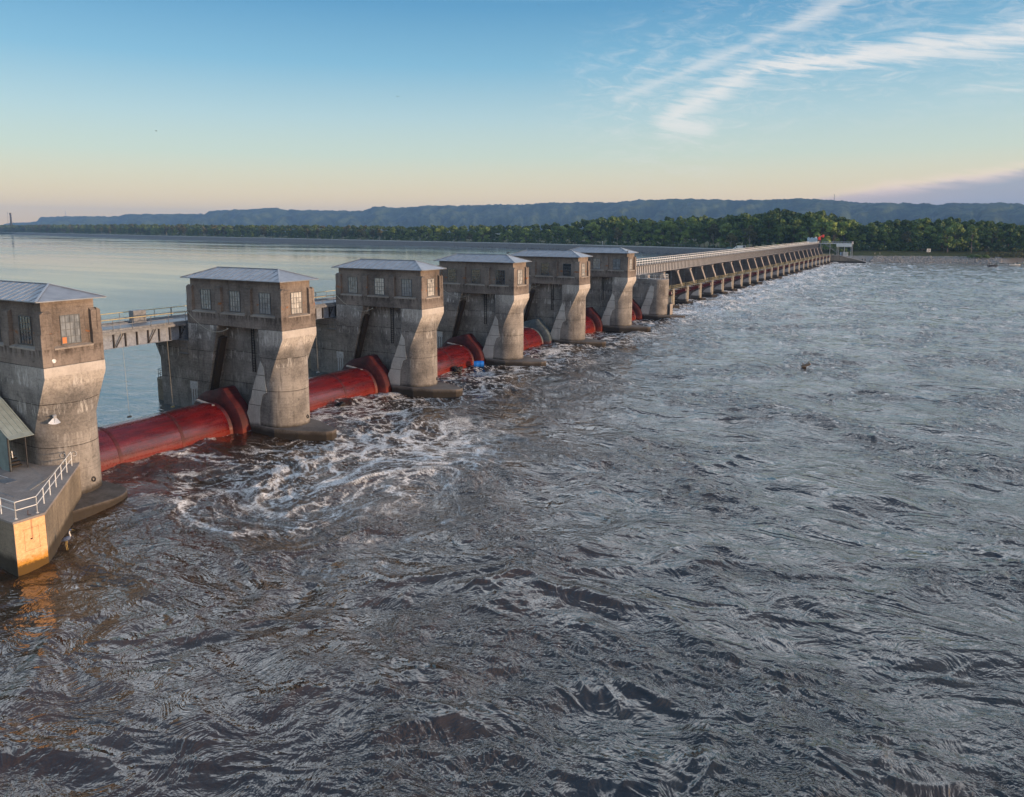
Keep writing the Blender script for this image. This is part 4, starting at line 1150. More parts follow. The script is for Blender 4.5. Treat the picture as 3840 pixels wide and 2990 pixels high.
# ------------------------------------------------------------------ trees
def leaf_mat(name, c0, c1):
    m, t, b = newmat(name)
    p = pos(t)
    oi = t.node('ShaderNodeObjectInfo'); rnd = S(t, oi.outputs['Random'])
    n = t.noise(p, .35, 4, .6); f = t.noise(p, 2.2, 3, .7)
    c = t.mix(t.mapr(n * .5 + f * .5, .36, .64), c0, c1)
    c = t.mix(1.0, c, t.mix(rnd, (.72, .74, .8), (1.25, 1.2, 1.0)), 'MULTIPLY')
    t.sock(b, 'Base Color', c); t.sock(b, 'Roughness', .7); t.sock(b, 'Specular IOR Level', .25)
    t.sock(b, 'Subsurface Weight', 0.0)
leaf_mat('leaf_green', (.050, .088, .024), (.165, .235, .065))
leaf_mat('leaf_dark', (.030, .060, .020), (.098, .150, .045))
leaf_mat('leaf_bright', (.10, .155, .035), (.26, .34, .095))
leaf_mat('leaf_brown', (.070, .072, .030), (.135, .130, .055))
def crown_arrays(g, R_, H, z0, nl, nq, size):
    """leaf clumps over many lobes; returns verts, quads"""
    C, Rr = [], []
    for k in range(nl):
        f = g.uniform(0, 1) ** .8; zz = z0 + (H - z0) * (.12 + .78 * f)
        env = R_ * math.sqrt(max(.06, 1 - ((f - .38) / .66) ** 2)); a = g.uniform(0, 6.283); d = env * g.uniform(.25, .78)
        C.append((d * math.cos(a), d * math.sin(a), zz)); Rr.append(R_ * g.uniform(.26, .46))
    C = np.array(C); Rr = np.array(Rr)
    li = g.integers(0, nl, nq); dr = g.normal(size=(nq, 3)); dr /= np.linalg.norm(dr, axis=1)[:, None]
    dr[:, 2] = np.where(dr[:, 2] < -.35, -dr[:, 2] * .5, dr[:, 2])
    P = C[li] + dr * (Rr[li] * g.uniform(.72, 1.08, nq))[:, None] * np.array([1, 1, .85])
    nrm = dr + g.normal(size=(nq, 3)) * .55; nrm /= np.linalg.norm(nrm, axis=1)[:, None]
    u = np.cross(nrm, g.normal(size=(nq, 3))); u /= np.linalg.norm(u, axis=1)[:, None]; v = np.cross(nrm, u)
    s_ = (g.uniform(.55, 1.2, nq) * size)[:, None]
    co = np.stack([P - u * s_ - v * s_ * .7, P + u * s_ * .8 - v * s_, P + u * s_ + v * s_ * .6, P - u * s_ * .7 + v * s_], 1).reshape(-1, 3)
    return co, np.arange(nq * 4).reshape(-1, 4)
def trunk_mb(g, H, R_, r0):
    m = MB(); top = Vector((g.uniform(-.6, .6), g.uniform(-.6, .6), H * .62)); midp = Vector((g.uniform(-.3, .3), g.uniform(-.3, .3), H * .3))
    m.tube((0, 0, -.6), midp, r0, 8, r0 * .75); m.tube(midp, top, r0 * .75, 8, r0 * .4)
    for k in range(6):
        a = g.uniform(0, 6.28); st = midp.lerp(top, g.uniform(0, .9)); e = st + Vector((math.cos(a) * R_ * .55, math.sin(a) * R_ * .55, H * g.uniform(.15, .3)))
        m.tube(st, e, r0 * .35, 6, r0 * .12)
    return m
protos = []
for k, (mat, H, R_, z0, bark, nm) in enumerate([('leaf_green', 22, 6.2, 3.0, 'bark', 'green_tree'), ('leaf_dark', 24, 6.0, 2.5, 'bark', 'dark_tree'), ('leaf_bright', 21, 6.0, 2.5, 'bark', 'bright_tree'),
        ('leaf_green', 26, 5.6, 7.0, 'pale_bark', 'tall_tree'), ('leaf_brown', 19, 5.6, 3.0, 'pale_bark', 'brown_tree'), ('leaf_dark', 27, 7.4, 6.0, 'bark', 'broad_tree'), ('leaf_bright', 15, 5.4, 1.0, 'bark', 'round_tree'), ('leaf_green', 17, 5.0, 1.2, 'bark', 'low_tree')]):
    g = np.random.default_rng(100 + k)
    co, q = crown_arrays(g, R_, H, z0, 15, 1900, .46)
    cm = raw_mesh('crown', co, q, mat); tm = trunk_mb(g, H, R_, .42)
    t0_ = tm.build('trunk', bark); tmesh = t0_.data; bpy.data.objects.remove(t0_)
    protos.append((cm, tmesh, H, nm))
TREE = {'green_tree': 'Mid green leafy tree', 'dark_tree': 'Dark green leafy tree', 'bright_tree': 'Bright fresh green tree', 'tall_tree': 'Tall pale-trunked green tree', 'brown_tree': 'Brownish just-budding tree',
        'broad_tree': 'Broad dark high-crowned tree', 'round_tree': 'Round bright green tree', 'low_tree': 'Low bushy green tree'}
PLANTED = []
def plant(k, x, y, z, H, group, where, lab=None, wide=1.0):
    cm, tm, h0, nm = protos[k]
    e = thing(nm, lab or '%s %s' % (TREE[nm], where), 'tree', (x, y, z), rnd_.uniform(0, 6.28), group)
    s_ = H / h0; e.scale = (s_ * wide, s_ * wide, s_)
    link('crown', cm, e); link('trunk', tm, e)
    if lab is None: PLANTED.append((math.atan2(x, y), nm, where, e))
rnd_ = random.Random(5)
# skyline of the wood (photo x, height of the tree tops above the photo's horizon line)
TOPX = [-80, 0, 300, 500, 800, 1100, 1500, 1900, 2130, 2250, 2300, 2420, 2480, 2560, 2640, 2700, 2780, 2860, 2920, 3000, 3060, 3160, 3250, 3350, 3450, 3520, 3600, 3700, 3840, 4000, 4300]
TOPY = [846, 843, 841, 839, 841, 842, 845, 843, 834, 815, 810, 822, 812, 806, 808, 812, 800, 783, 780, 800, 786, 808, 820, 812, 808, 796, 806, 818, 820, 822, 824]
# gather rows: (photo x, distance behind the water's edge)
def ray_to_t(px, t0):
    d = at_dist(px, 1.0); lo, hi = 300.0, 6000.0
    for _ in range(50):
        md = (lo + hi) / 2; x, y = d.x * md, d.y * md
        if y - float(shore(x)) > t0: hi = md
        else: lo = md
    return hi
cands = []
for row, t0 in enumerate((40, 52, 66, 84, 104, 130)):
    px = -60.0
    while px < 3960:
        dist = ray_to_t(px, t0 + rnd_.uniform(-5, 5)); step = (8.0 if row < 2 else 10.5) / dist * 2862 * rnd_.uniform(.7, 1.3)
        # spacing grows where the bank runs away from us obliquely
        cands.append((px, dist, row)); px += max(step, 5)
stuff = []; count = 0
front = sorted(cands, key=lambda c: (c[2] > 1, c[1]))
chosen = set(id(c) for c in front[:285])
for c in cands:
    px, dist, row = c
    p = at_dist(px, dist); rb = px > 3150; dist += 14 if rb else 0; p = at_dist(px, dist); gz = 4.9 if rb else 2.6
    el_ = (848 - np.interp(px, TOPX, TOPY)) / math.hypot(px - 1920, 2893) * dist
    Ht = max(9.0, CAM_H + el_ - gz)
    Ht *= (rnd_.uniform(.50, .86) if row == 0 else rnd_.uniform(.72, 1.0) if row == 1 else rnd_.uniform(.9, 1.03))
    ks = rnd_.choice([0, 1, 0, 2, 3, 2, 5, 7] if row else [0, 1, 2, 4, 6, 7, 7, 0, 2, 6])
    if px < 1500: ks = rnd_.choice([0, 1, 4, 7, 7, 1, 4])
    if id(c) in chosen:
        if px > 3150: grp, wh = 'trees on the right bank', 'on the right bank'
        elif px > 2250: grp, wh = 'trees beyond the end of the dam', 'beyond the end of the dam'
        else: grp, wh = 'trees behind the dike', 'behind the long dike'
        plant(ks, p.x, p.y, gz, Ht, grp, wh)
    else: stuff.append((p.x, p.y, Ht, ks))
def ordinal(n):
    ones = ['', 'first', 'second', 'third', 'fourth', 'fifth', 'sixth', 'seventh', 'eighth', 'ninth', 'tenth', 'eleventh', 'twelfth', 'thirteenth', 'fourteenth', 'fifteenth', 'sixteenth', 'seventeenth', 'eighteenth', 'nineteenth']
    if n < 20: return ones[n]
    tens = {2: ('twentieth', 'twenty'), 3: ('thirtieth', 'thirty'), 4: ('fortieth', 'forty'), 5: ('fiftieth', 'fifty')}[n // 10]
    return tens[0] if n % 10 == 0 else tens[1] + '-' + ones[n % 10]
kinds = {}
for t_ in sorted(PLANTED, key=lambda q: q[0]): kinds.setdefault((t_[1], t_[2]), []).append(t_[3])
for (nm, wh), es in kinds.items():
    for k, e in enumerate(es): e['label'] = '%s, %s such from the left %s' % (TREE[nm], ordinal(k + 1), wh)
# named trees one can pick out
for px, dist, H, k, lab, w in ((2730, 0, 20, 6, 'Large bright green tree in front of the dark wood, left of the brown round tree', 1.0), (2745, -8, 13.5, 4, 'Round reddish brown budding tree at the foot of the wood by the parked vehicles', 1.25),
                               (2815, -3, 19, 4, 'Yellowish brown pointed tree right of the round brown tree', .9), (2880, 4, 31, 5, 'Tallest dark tree, its crown highest on the skyline', 1.1),
                               (3560, -6, 15, 6, 'Rounded bright tree leaning over the grass near the right bank sign', 1.1), (3650, -8, 17, 2, 'Bright green tree at the right end of the wood, before the gap', .95),
                               (1035 * 1.758, 0, 17, 6, 'Lighter green tree standing out from the wood behind the dike', 1.0)):
    d = ray_to_t(px, 34 if px < 3150 else 48) + dist; p = at_dist(px, d); plant(k, p.x, p.y, 2.8 if px < 3150 else 4.9, H, 'trees beyond the end of the dam', '', lab, w)
# the rest of the wood reads as one mass
for nm, mats_ in (('far_wood', (0, 2, 3, 6, 7)), ('dark_far_wood', (1, 5)), ('brown_far_wood', (4,))):
    cos, n = [], 0; g = np.random.default_rng(77)
    ts_ = [crown_arrays(g, 6.0, 22, 2.0, 12, 420, .85)[0] for _ in range(4)]
    for (x, y, Ht, ks) in stuff:
        if ks not in mats_: continue
        c = ts_[g.integers(0, 4)].copy(); a = g.uniform(0, 6.28); s_ = Ht / 22
        cx_, cy_ = c[:, 0] * math.cos(a) - c[:, 1] * math.sin(a), c[:, 0] * math.sin(a) + c[:, 1] * math.cos(a)
        cos.append(np.stack([cx_ * max(s_, 1.1) + x, cy_ * max(s_, 1.1) + y, c[:, 2] * s_ + 2.6], -1))
    co = np.concatenate(cos)
    o = link(nm, raw_mesh(nm, co, np.arange(len(co)).reshape(-1, 4), {'far_wood': 'leaf_green', 'dark_far_wood': 'leaf_dark', 'brown_far_wood': 'leaf_brown'}[nm]))
    tag(o, {'far_wood': 'Green river-bottom wood stretching away behind the dike', 'dark_far_wood': 'Darker treetops inside the wood behind the dike', 'brown_far_wood': 'Brownish budding treetops inside the wood behind the dike'}[nm], 'wood', kind='stuff')
# undergrowth at the edge of the wood
def scrub(name, n, fx, seed, size, mat, lab):
    g = np.random.default_rng(seed); cos = []
    for k in range(n):
        px, t0, h = fx(g); t0 += 13 if px > 3170 and name == 'undergrowth' else 0; d = ray_to_t(px, t0); p = at_dist(px, d)
        co, _ = crown_arrays(g, h * .8, h, .0, 4, 70, size); cos.append(co + np.array([p.x, p.y, 4.7 if (px > 3170 and name == 'undergrowth') else 2.4]))
    co = np.concatenate(cos); o = link(name, raw_mesh(name, co, np.arange(len(co)).reshape(-1, 4), mat)); tag(o, lab, 'undergrowth', kind='stuff')
scrub('undergrowth', 520, lambda g: (g.uniform(0, 3900), g.uniform(33, 44), g.uniform(3.0, 7.0)), 9, .42, 'leaf_dark', 'Dark undergrowth along the foot of the wood')
scrub('bank_scrub', 70, lambda g: (g.uniform(3700, 3870), g.uniform(14, 40), g.uniform(1.2, 3.2)), 12, .3, 'leaf_brown', 'Brown scrub and dead branches on the far right bank')
scrub('reeds', 26, lambda g: (g.uniform(3640, 3720), g.uniform(9, 15), g.uniform(1.2, 2.0)), 13, .22, 'leaf_bright', 'Yellow-green reeds at the water edge on the right bank')
# ------------------------------------------------------------------ foreground platform
pf = thing('river_wall', 'Concrete platform with peach-coloured end and white railing, in the lower left corner', 'river wall', (-52, 27, 0))
m = MB()
poly = [(-95, 23.12), (-48.6, 23.12), (-48.6, 25.0), (-56.55, 31.85), (-57.5, 32.5), (-95, 32.5)]
L = lambda q: [(x + 52, y - 27) for x, y in q]
m.prism(L(poly), -2, 2.86); m.build('wall', 'concrete_wall', pf)
m = MB(); m.prism(L([(-95, 23.08), (-48.57, 23.08), (-48.57, 25.02), (-56.5, 31.9), (-57.5, 32.5), (-95, 32.5)]), 2.862, 3.02); m.build('deck_slab', 'concrete_deck', pf, bevel=.03)
m = MB(); m.box(3.4, 3.404, -3.86, -2.02, -1.5, 2.99); m.build('peach_end', 'peach_face', pf)
m = MB(); m.box(3.405, 3.46, -2.98, -2.88, 1.6, 1.68).tube((2.9, -2.75, 3.02), (3.35, -2.8, 3.14), .02, 5).tube((2.9, -2.75, 3.02), (2.85, -2.7, 3.3), .02, 5); m.build('iron_stub', 'rust_steel', pf)
hb = MB(); hb.box(-5.6, -4.45, -.35, .45, 3.022, 3.05); hb.build('hatch', 'grey_steel', pf, bevel=.01)
st = MB()
for (x0, y0, x1, y1) in ((-3.0, -2.3, -2.4, -2.2), (-2.6, -1.9, -2.35, -1.85), (-1.2, -2.9, -.9, -2.85), (-1.6, -3.3, -1.1, -3.2), (-8, .4, -5.0, .44)): st.box(x0, x1, y0, y1, 3.0205, 3.0245)
st.build('paint_marks', 'white_paint', pf)
rl = MB(); railing(rl, [(-10.5, -3.5, 3.02), (3.0, -3.5, 3.02), (3.05, -2.25, 3.02), (-4.55, 4.35, 3.02)], 1.07, .03, (.55,), 1.65)
for a in ((3.0, -3.5), (3.05, -2.25)): rl.tube((a[0], a[1], 3.0), (a[0], a[1], 3.05), .09, 8)
rl.build('guard_rail', 'white_rail', pf)
rl = MB(); railing(rl, [(-10.5, -2.9, 3.02), (1.7, -2.9, 3.02)], 1.0, .02, (.5,), 3.0); rl.build('inner_rail', 'grey_steel', pf)
for k, (x, y) in enumerate(((-57.35, 31.2), (-57.0, 31.85))):
    a = math.atan2(y - Y1, x + 59.3); cx_, cy_ = -59.3 + (HW + .06) * math.cos(a), Y1 + (HW + .06) * math.sin(a)
    q = thing('mooring_ring', 'Iron mooring ring on the round pier nose above the platform, %s of the two' % ('left' if k == 0 else 'right'), 'ring', (cx_, cy_, 3.75), a, 'mooring rings above the platform')
    MB().ring((0, 0, 0), (1, 0, 0), .17, .022, 18).build('ring', 'pale_steel', q); MB().tube((-.1, 0, .17), (.04, 0, .17), .03, 6).build('staple', 'dark_steel', q)
rp = MB(); rp.path([(-57.0 + .1, 31.6, 3.7), (-56.2, 30.2, 3.35), (-54.9, 28.6, 3.06), (-53.5, 26.7, 3.06)], .014, 4)
tag(rp.build('rope_line', 'rope'), 'Thin pale rope from the mooring rings across the platform deck', 'rope')
# covered stair beside the nearest pier
cs = thing('covered_stair', 'Grey-green metal stair shelter with sloping ribbed roof beside the nearest pier', 'stair', (-59, 28.3, 3.02))
m = MB(); m.prism([(0, 0), (0, 2.62), (-9, 7.9), (-9, 5.0), (-6, 3.0), (-1.2, 0)], -.03, .03, 'y'); m.build('side_panel', 'green_panel', cs)
m = MB(); m.bar((0, -.05, 0), (0, -.05, 2.7), .09, .09); m.bar((.02, -.05, 2.62), (-9, -.05, 7.9), .1, .12); m.bar((0, 1.15, 0), (0, 1.15, 2.7), .07, .07); m.build('corner_frame', 'dark_steel', cs)
m = MB(); ang = math.atan2(5.28, 9.0)
m.loft([[(x, y, z) for x, z in ((.15, 2.70), (-9.0, 8.06), (-9.0, 8.12), (.15, 2.76))] for y in (-.22, 1.5)]); rf = m.build('roof', 'canopy_metal', cs)
m = MB()
for k in range(5): m.bar((.15, -.1 + k * .37, 2.78), (-9, -.1 + k * .37, 8.14), .03, .04)
m.build('roof_ribs', 'canopy_metal', rf)
m = MB(); m.loft([[(x, y, z) for x, z in ((.15, 2.70), (.62, 2.52), (.63, 2.55), (.15, 2.76))] for y in (-.22, 1.5)]); m.build('roof_lip', 'canopy_metal', rf)
m = MB()
for k in range(7): m.box(-.9 - k * .3, -.6 - k * .3 + .02, .08, 1.1, .19 * k + .13, .19 * k + .19)
m.build('steps', 'wood_dark', cs)
MB().tube((-.35, .35, .9), (-.3, .3, 1.45), .035, 6).build('handle', 'white_rail', cs)

# heron standing in the shallows
def skin_fig(name, pts, edges, radii, mat, parent=None, root=0, sub=1):
    me = bpy.data.meshes.new(name); me.from_pydata(pts, edges, []); me.materials.append(MATS[mat])
    o = bpy.data.objects.new(name, me); COL.objects.link(o)
    s_ = o.modifiers.new('skin', 'SKIN'); s_.use_smooth_shade = True
    for v, r_ in zip(me.skin_vertices[0].data, radii): v.radius = r_ if hasattr(r_, '__len__') else (r_, r_)
    for i, v in enumerate(me.skin_vertices[0].data): v.use_root = (i == root)
    if sub: ss = o.modifiers.new('sub', 'SUBSURF'); ss.levels = sub; ss.render_levels = sub
    if parent is not None: o.parent = parent
    return o
hz = onz(253, 2058, 0)
he = thing('heron', 'Blue-grey heron with raised neck wading in dark water beside the platform', 'bird', (hz.x, hz.y, -.08), R(25))
he.scale = (1.15,) * 3
skin_fig('body', [(-.34, 0, .50), (-.2, 0, .56), (0, 0, .66), (.16, 0, .74), (.24, 0, .86), (.17, 0, 1.0), (.20, 0, 1.14), (.27, 0, 1.22), (.36, 0, 1.22)],
         [(i, i + 1) for i in range(8)], [.025, .07, .13, .10, .05, .035, .032, .045, .02], 'heron_blue', he, 2, 2)
skin_fig('neck_plumage', [(.18, 0, .76), (.262, 0, .87), (.195, 0, 1.0), (.225, 0, 1.14)], [(0, 1), (1, 2), (2, 3)], [.05, .044, .034, .034], 'heron_pale', he, 0, 1)
MB().tube((.36, 0, 1.22), (.56, 0, 1.19), .016, 6, .003).build('beak', 'beak', he)
lg = MB()
for y in (-.05, .05): lg.tube((.0, y, .58), (-.04, y, .3), .014, 5).tube((-.04, y, .3), (.0, y, .0), .011, 5)
lg.build('legs', 'beak', he)

# floating things
p = onz(1793, 1372, 0)
bb = thing('barrel', 'Bright blue plastic barrel floating at the foot of the third roller gate', 'barrel', (p.x, p.y + .2, .25), R(35))
m = MB(); prof = [(-.62, .30), (-.60, .36), (-.3, .375), (-.26, .39), (-.22, .375), (.22, .375), (.26, .39), (.3, .375), (.6, .36), (.62, .30)]
m.loft([[(x, r_ * math.cos(2 * math.pi * i / 28), r_ * math.sin(2 * math.pi * i / 28)) for i in range(28)] for x, r_ in prof]); m.build('drum_body', 'blue_plastic', bb, smooth=40)
bb.scale = (1.25,) * 3
for k, (px_, py_, s_, lab) in enumerate(((1700, 1385, 1.3, 'Black debris tangle at the waterline, foot of the third roller gate'), (1275, 1520, .8, 'Black debris lump at the waterline, foot of the second roller gate'))):
    p = onz(px_, py_, 0); o = thing('debris', lab, 'debris', (p.x, p.y, 0)); m = MB(); r_ = random.Random(k)
    for j in range(3): m.ring((r_.uniform(-.7, .7) * s_, r_.uniform(-.5, .5) * s_, r_.uniform(0, .15)), (r_.uniform(-1, 1), r_.uniform(-1, 1), 1.2), .42 * s_, .16 * s_, 14)
    m.build('tyres', 'rubber', o, smooth=60); m = MB()
    for j in range(5): m.tube((r_.uniform(-1.2, 1) * s_, r_.uniform(-.5, .5), .0), (r_.uniform(-1, 1.2) * s_, r_.uniform(-.6, .6), r_.uniform(.1, .5)), .06, 5)
    m.build('sticks', 'wood_dark', o)
p = onz(3025, 1372, 0); dw = thing('driftwood', 'Brown driftwood stump poking up alone in the open river at right', 'driftwood', (p.x, p.y, .0))
MB().tube((-.7, 0, -.2), (.5, .1, .35), .28, 9, .2).tube((.1, 0, .1), (.3, .2, .75), .12, 6, .04).tube((-.4, 0, .0), (-.6, -.3, .4), .1, 6, .04).build('stump', 'driftwood', dw, smooth=50)

# ------------------------------------------------------------------ people
def person(label, loc, rz, cloth, sitting=False, group=None, s_=1.0):
    o = thing('person', label, 'person', loc, rz, group); o.scale = (s_,) * 3
    if sitting:
        pts = [(0, 0, .5), (0, 0, .8), (.02, 0, 1.05), (.03, 0, 1.14), (.05, 0, 1.27), (0, .11, .48), (.42, .13, .50), (.45, .13, .08), (.57, .13, .05), (0, -.11, .48), (.42, -.13, .50), (.45, -.13, .08), (.57, -.13, .05),
               (.02, .19, 1.0), (.15, .25, .75), (.38, .14, .72), (.02, -.19, 1.0), (.15, -.25, .75), (.38, -.14, .72)]
    else:
        pts = [(0, 0, .93), (0, 0, 1.18), (.0, 0, 1.40), (.01, 0, 1.50), (.03, 0, 1.63), (0, .10, .90), (.02, .11, .50), (0, .12, .09), (.13, .13, .05), (0, -.10, .90), (-.02, -.11, .50), (-.05, -.12, .09), (.08, -.13, .05),
               (0, .19, 1.38), (.04, .26, 1.10), (.26, .16, 1.05), (0, -.19, 1.38), (.02, -.26, 1.10), (.22, -.18, 1.02)]
    ed = [(0, 1), (1, 2), (2, 3), (3, 4), (0, 5), (5, 6), (6, 7), (7, 8), (0, 9), (9, 10), (10, 11), (11, 12), (2, 13), (13, 14), (14, 15), (2, 16), (16, 17), (17, 18)]
    rd = [(.15, .11), (.14, .10), (.16, .11), .055, (.10, .12), .09, .065, .05, .04, .09, .065, .05, .04, .06, .045, .035, .06, .045, .035]
    b = skin_fig('body', pts, ed, rd, cloth, o, 0, 1)
    zt = pts[4][2]
    hd = MB(); hx = pts[4][0] + .02
    hd.loft([[(hx + r_ * math.cos(a) + .01, r_ * .82 * math.sin(a), z) for a in [2 * math.pi * i / 12 for i in range(12)]] for z, r_ in ((zt - .13, .05), (zt - .08, .085), (zt, .108), (zt + .07, .10), (zt + .12, .05))]); hd.build('head', 'skin', o, smooth=60)
    MB().loft([[(hx - .01 + r_ * math.cos(a), r_ * .9 * math.sin(a), z) for a in [2 * math.pi * i / 12 for i in range(12)]] for z, r_ in ((zt + .03, .115), (zt + .09, .112), (zt + .145, .06))]).build('cap', 'black_paint', o, smooth=60)
    return o

# ------------------------------------------------------------------ boats
def boat(label, loc, rz, L_, hull, kind):
    o = thing('fishing_boat', label, 'boat', loc, rz, 'small fishing boats off the right bank')
    st_ = [(-.5, .44, .40), (-.2, .47, .42), (.15, .46, .46), (.38, .30, .56), (.5, .03, .64)]
    secs = []
    for f, w, h in st_:
        x = f * L_; w *= L_ * .38
        secs.append([(x, -w, h), (x, -w * .8, .05), (x, 0, -.12), (x, w * .8, .05), (x, w, h), (x, w * .86, h - .04), (x, w * .6, .14), (x, 0, .1), (x, -w * .6, .14), (x, -w * .86, h - .04)])
    MB().loft(secs).build('hull', hull, o, smooth=40)
    m = MB(); m.box(-L_ * .5 - .35, -L_ * .5 + .02, -.16, .16, .25, .95).box(-L_ * .5 - .28, -L_ * .5 - .12, -.06, .06, -.4, .25); m.build('outboard_motor', 'black_paint', o, bevel=.04)
    if kind == 'console':
        m = MB(); m.box(-.3, .5, -.5, .5, .3, .85); m.build('console', hull, o, bevel=.05); m = MB(); m.bar((.45, -.5, .85), (.2, -.5, 1.25), .04, .04).bar((.45, .5, .85), (.2, .5, 1.25), .04, .04); m.loft([[(.5, y, .85), (.25, y, 1.3), (.22, y, 1.3), (.47, y, .85)] for y in (-.48, .48)]); m.build('windscreen', 'window_pale', o)
    else:
        m = MB()
        for x in (-.9, .1, .9): m.box(x, x + .4, -.4, .4, .35, .75)
        m.build('seats', 'dark_steel', o, bevel=.04); MB().tube((1.9, .2, .5), (2.3, .5, -.2), .04, 5).build('bow_motor', 'black_paint', o)
    return o
def on_water(px, py): return onz(px, py, 0)
p = on_water(3722, 1000); rz_ = R(30.14); boat('Dark fishing boat with two standing anglers, leftmost of the boats by the right bank', (p.x, p.y, .22), rz_, 5.2, 'cloth_dark', 'open')
for dx_, lab, c in ((-1.7, 'Angler in dark clothes standing at the stern of the dark fishing boat', 'cloth_dark'), (2.1 - .3, 'Angler in dark clothes standing near the bow of the dark fishing boat', 'cloth_green')):
    person(lab, (p.x + dx_ * math.cos(rz_), p.y + dx_ * math.sin(rz_), .38), rz_ + (1.2 if dx_ > 0 else 2.4), c)
p = on_water(3804, 997); boat('Pale boat with low windscreen, right of the dark boat with two anglers', (p.x, p.y, .22), R(30.14), 6.2, 'boat_white', 'console')
person('Person in dark green sitting in the middle of the pale boat', (p.x - .5 * math.cos(rz_), p.y - .5 * math.sin(rz_), .32), rz_, 'cloth_green', sitting=True)
p = on_water(3836, 991); boat('Grey-green boat cut off by the right edge of the photo', (p.x, p.y, .22), R(30.14), 6.2, 'green_panel', 'console')

# ------------------------------------------------------------------ end of the long bridge: landing, stair, walls
ea = thing('bridge_landing', 'Raised pale steel landing with ribbed front where the long bridge ends', 'landing', (-66, YE + 2, 0))
m = MB(); m.box(-11, 12, .6, 8, 10.4, 10.62); m.build('deck', 'pale_steel', ea)
m = MB(); m.box(3.5, 11.9, .5, .59, 8.7, 10.4)
for i in range(9): m.box(3.7 + i * .95, 4.1 + i * .95, .3, .5, 8.7, 10.4)
m.build('ribbed_front', 'white_paint', ea)
for x, y in ((-5.5, 1), (0, 1), (4, 1), (8, 1), (11.6, 1), (11.6, 7.5), (4, 7.5)): MB().box(x - .15, x + .15, y - .15, y + .15, 2.5, 10.4).build('leg', 'pale_steel', ea)
rl = MB(); railing(rl, [(-4.5, .7, 10.62), (11.9, .7, 10.62), (11.9, 7.9, 10.62)], 1.15, .06, (.4, .78), 1.5); rl.build('guard_rail', 'pale_steel', ea)
es = thing('steel_stair', 'Grey steel stair descending under the bridge landing', 'stair', (-66, YE + 1.2, 0))
m = MB()
for y in (-.4, .5): m.bar((-2.6, y, 10.3), (5.0, y, 4.6), .1, .3); m.bar((-2.6, y, 11.3), (5.0, y, 5.6), .06, .06)
m.build('stringers', 'grey_steel', es); m = MB()
for i in range(18): f = i / 17; m.box(-2.6 + 7.6 * f, -2.3 + 7.6 * f, -.4, .5, 10.2 - 5.7 * f, 10.25 - 5.7 * f)
m.build('treads', 'grey_steel', es)
eb = thing('equipment_rack', 'Blue and white slatted equipment rack under the bridge landing', 'rack', (-58.3, YE + .5, 3.2))
m = MB(); m.box(-1.8, 0, 0, 1.4, 0, 2.5); m.build('casing', 'grey_steel', eb); m = MB()
for i in range(6): m.box(.0 + .05, 2.6, -.1, 1.0, .15 + i * .42, .38 + i * .42)
m.build('slats', 'white_paint', eb); m = MB(); m.box(-1.7, -1.0, -.03, 0, .3, 1.1).box(-1.7, -1.0, -.03, 0, 1.4, 2.2); m.build('doors', 'pale_blue', eb)
aw = thing('abutment_wall', 'Sloping concrete wing wall running from the dam end down to the water', 'wall', (-62, YE - 3, 0))
m = MB(); m.prism([(-3, -2), (-3, 3.8), (2.2, 3.8), (16.6, .25), (16.6, -2)], -.4, .6, 'y'); m.build('wall', 'concrete_wall', aw); m = MB(); m.loft([[(x, y, z) for x, z in ((-3, 3.81), (2.2, 3.81), (16.6, .26), (16.6, .4), (2.2, 3.98), (-3, 3.98))] for y in (-.55, .75)]); m.build('coping', 'concrete_band', aw)
MB().box(-13.5, -3, -.5, 14, -2, 3.2).build('abutment', 'concrete_far', aw)
rmp = MB(); rmp.add([(-62, YE - 2.3, 3.6), (-46, YE - 2.3, .2), (-40, YE + 9, .9), (-47, YE + 16, 4.2), (-60, YE + 16, 4.4)], [(0, 1, 2, 3, 4)])
for k, (x, lab, c) in enumerate(((-47.4, 'Dark-clothed angler at the low end of the sloping wall, left of the other', 'cloth_dark'), (-46.0, 'Angler in black standing nearest the water at the end of the sloping wall', 'cloth_dark'))):
    person(lab, (x, YE - 4.0 + 1.9, .45), R(-60), c, s_=1.1)
# blue-white upright rack and red lifting machine standing behind the far end of the bridge
d = bearing(3046, 909); q = d * (-75.6 / d.x)
br = thing('panel_rack', 'Rack of upright pale blue steel panels behind the far end of the long bridge', 'rack', (q.x, q.y, 10.62), R(30.14))
m = MB()
for i in range(11): m.box(-2.9 + i * .54, -2.68 + i * .54, -.5, .5, .3, 3.3 + .3 * math.sin(i * 1.7))
m.build('panels', 'pale_blue', br); MB().box(-3.0, 3.1, -.6, .6, 0, .3).bar((-3.0, .58, 2.2), (3.1, .58, 2.2), .12, .12).build('base', 'dark_steel', br)
q = Vector((-72.5, YE + 4.5, 0))
rc = thing('crane', 'Red lifting machine with raised folded boom on the far end of the bridge', 'crane', (q.x, q.y, 10.62), R(30.14)); rc.scale = (.62, .62, .5)
m = MB(); m.box(-1.6, 1.0, -1.2, 1.2, 4.0, 6.9); m.build('machine_body', 'red_machine', rc, bevel=.1)
m = MB(); m.bar((-.8, 0, 6.6), (3.0, 0, 9.3), .9, 1.0); m.box(2.6, 4.4, -.7, .7, 6.9, 10.2); m.build('boom', 'red_machine', rc, bevel=.08)
m = MB(); m.box(-4.4, -1.7, -1.2, 1.2, 5.0, 7.8); cbn = m.build('cab', 'black_paint', rc, bevel=.15); MB().box(-4.3, -2.9, -1.26, -1.21, 6.6, 7.7).build('cab_window', 'window_pale', cbn)
m = MB(); m.box(-4.6, 1.4, -1.4, 1.4, .5, 4.0)
for x in (-3.6, -1.4, .6): m.cyl((x, -1.5, .9), (x, 1.5, .9), .85, 16)
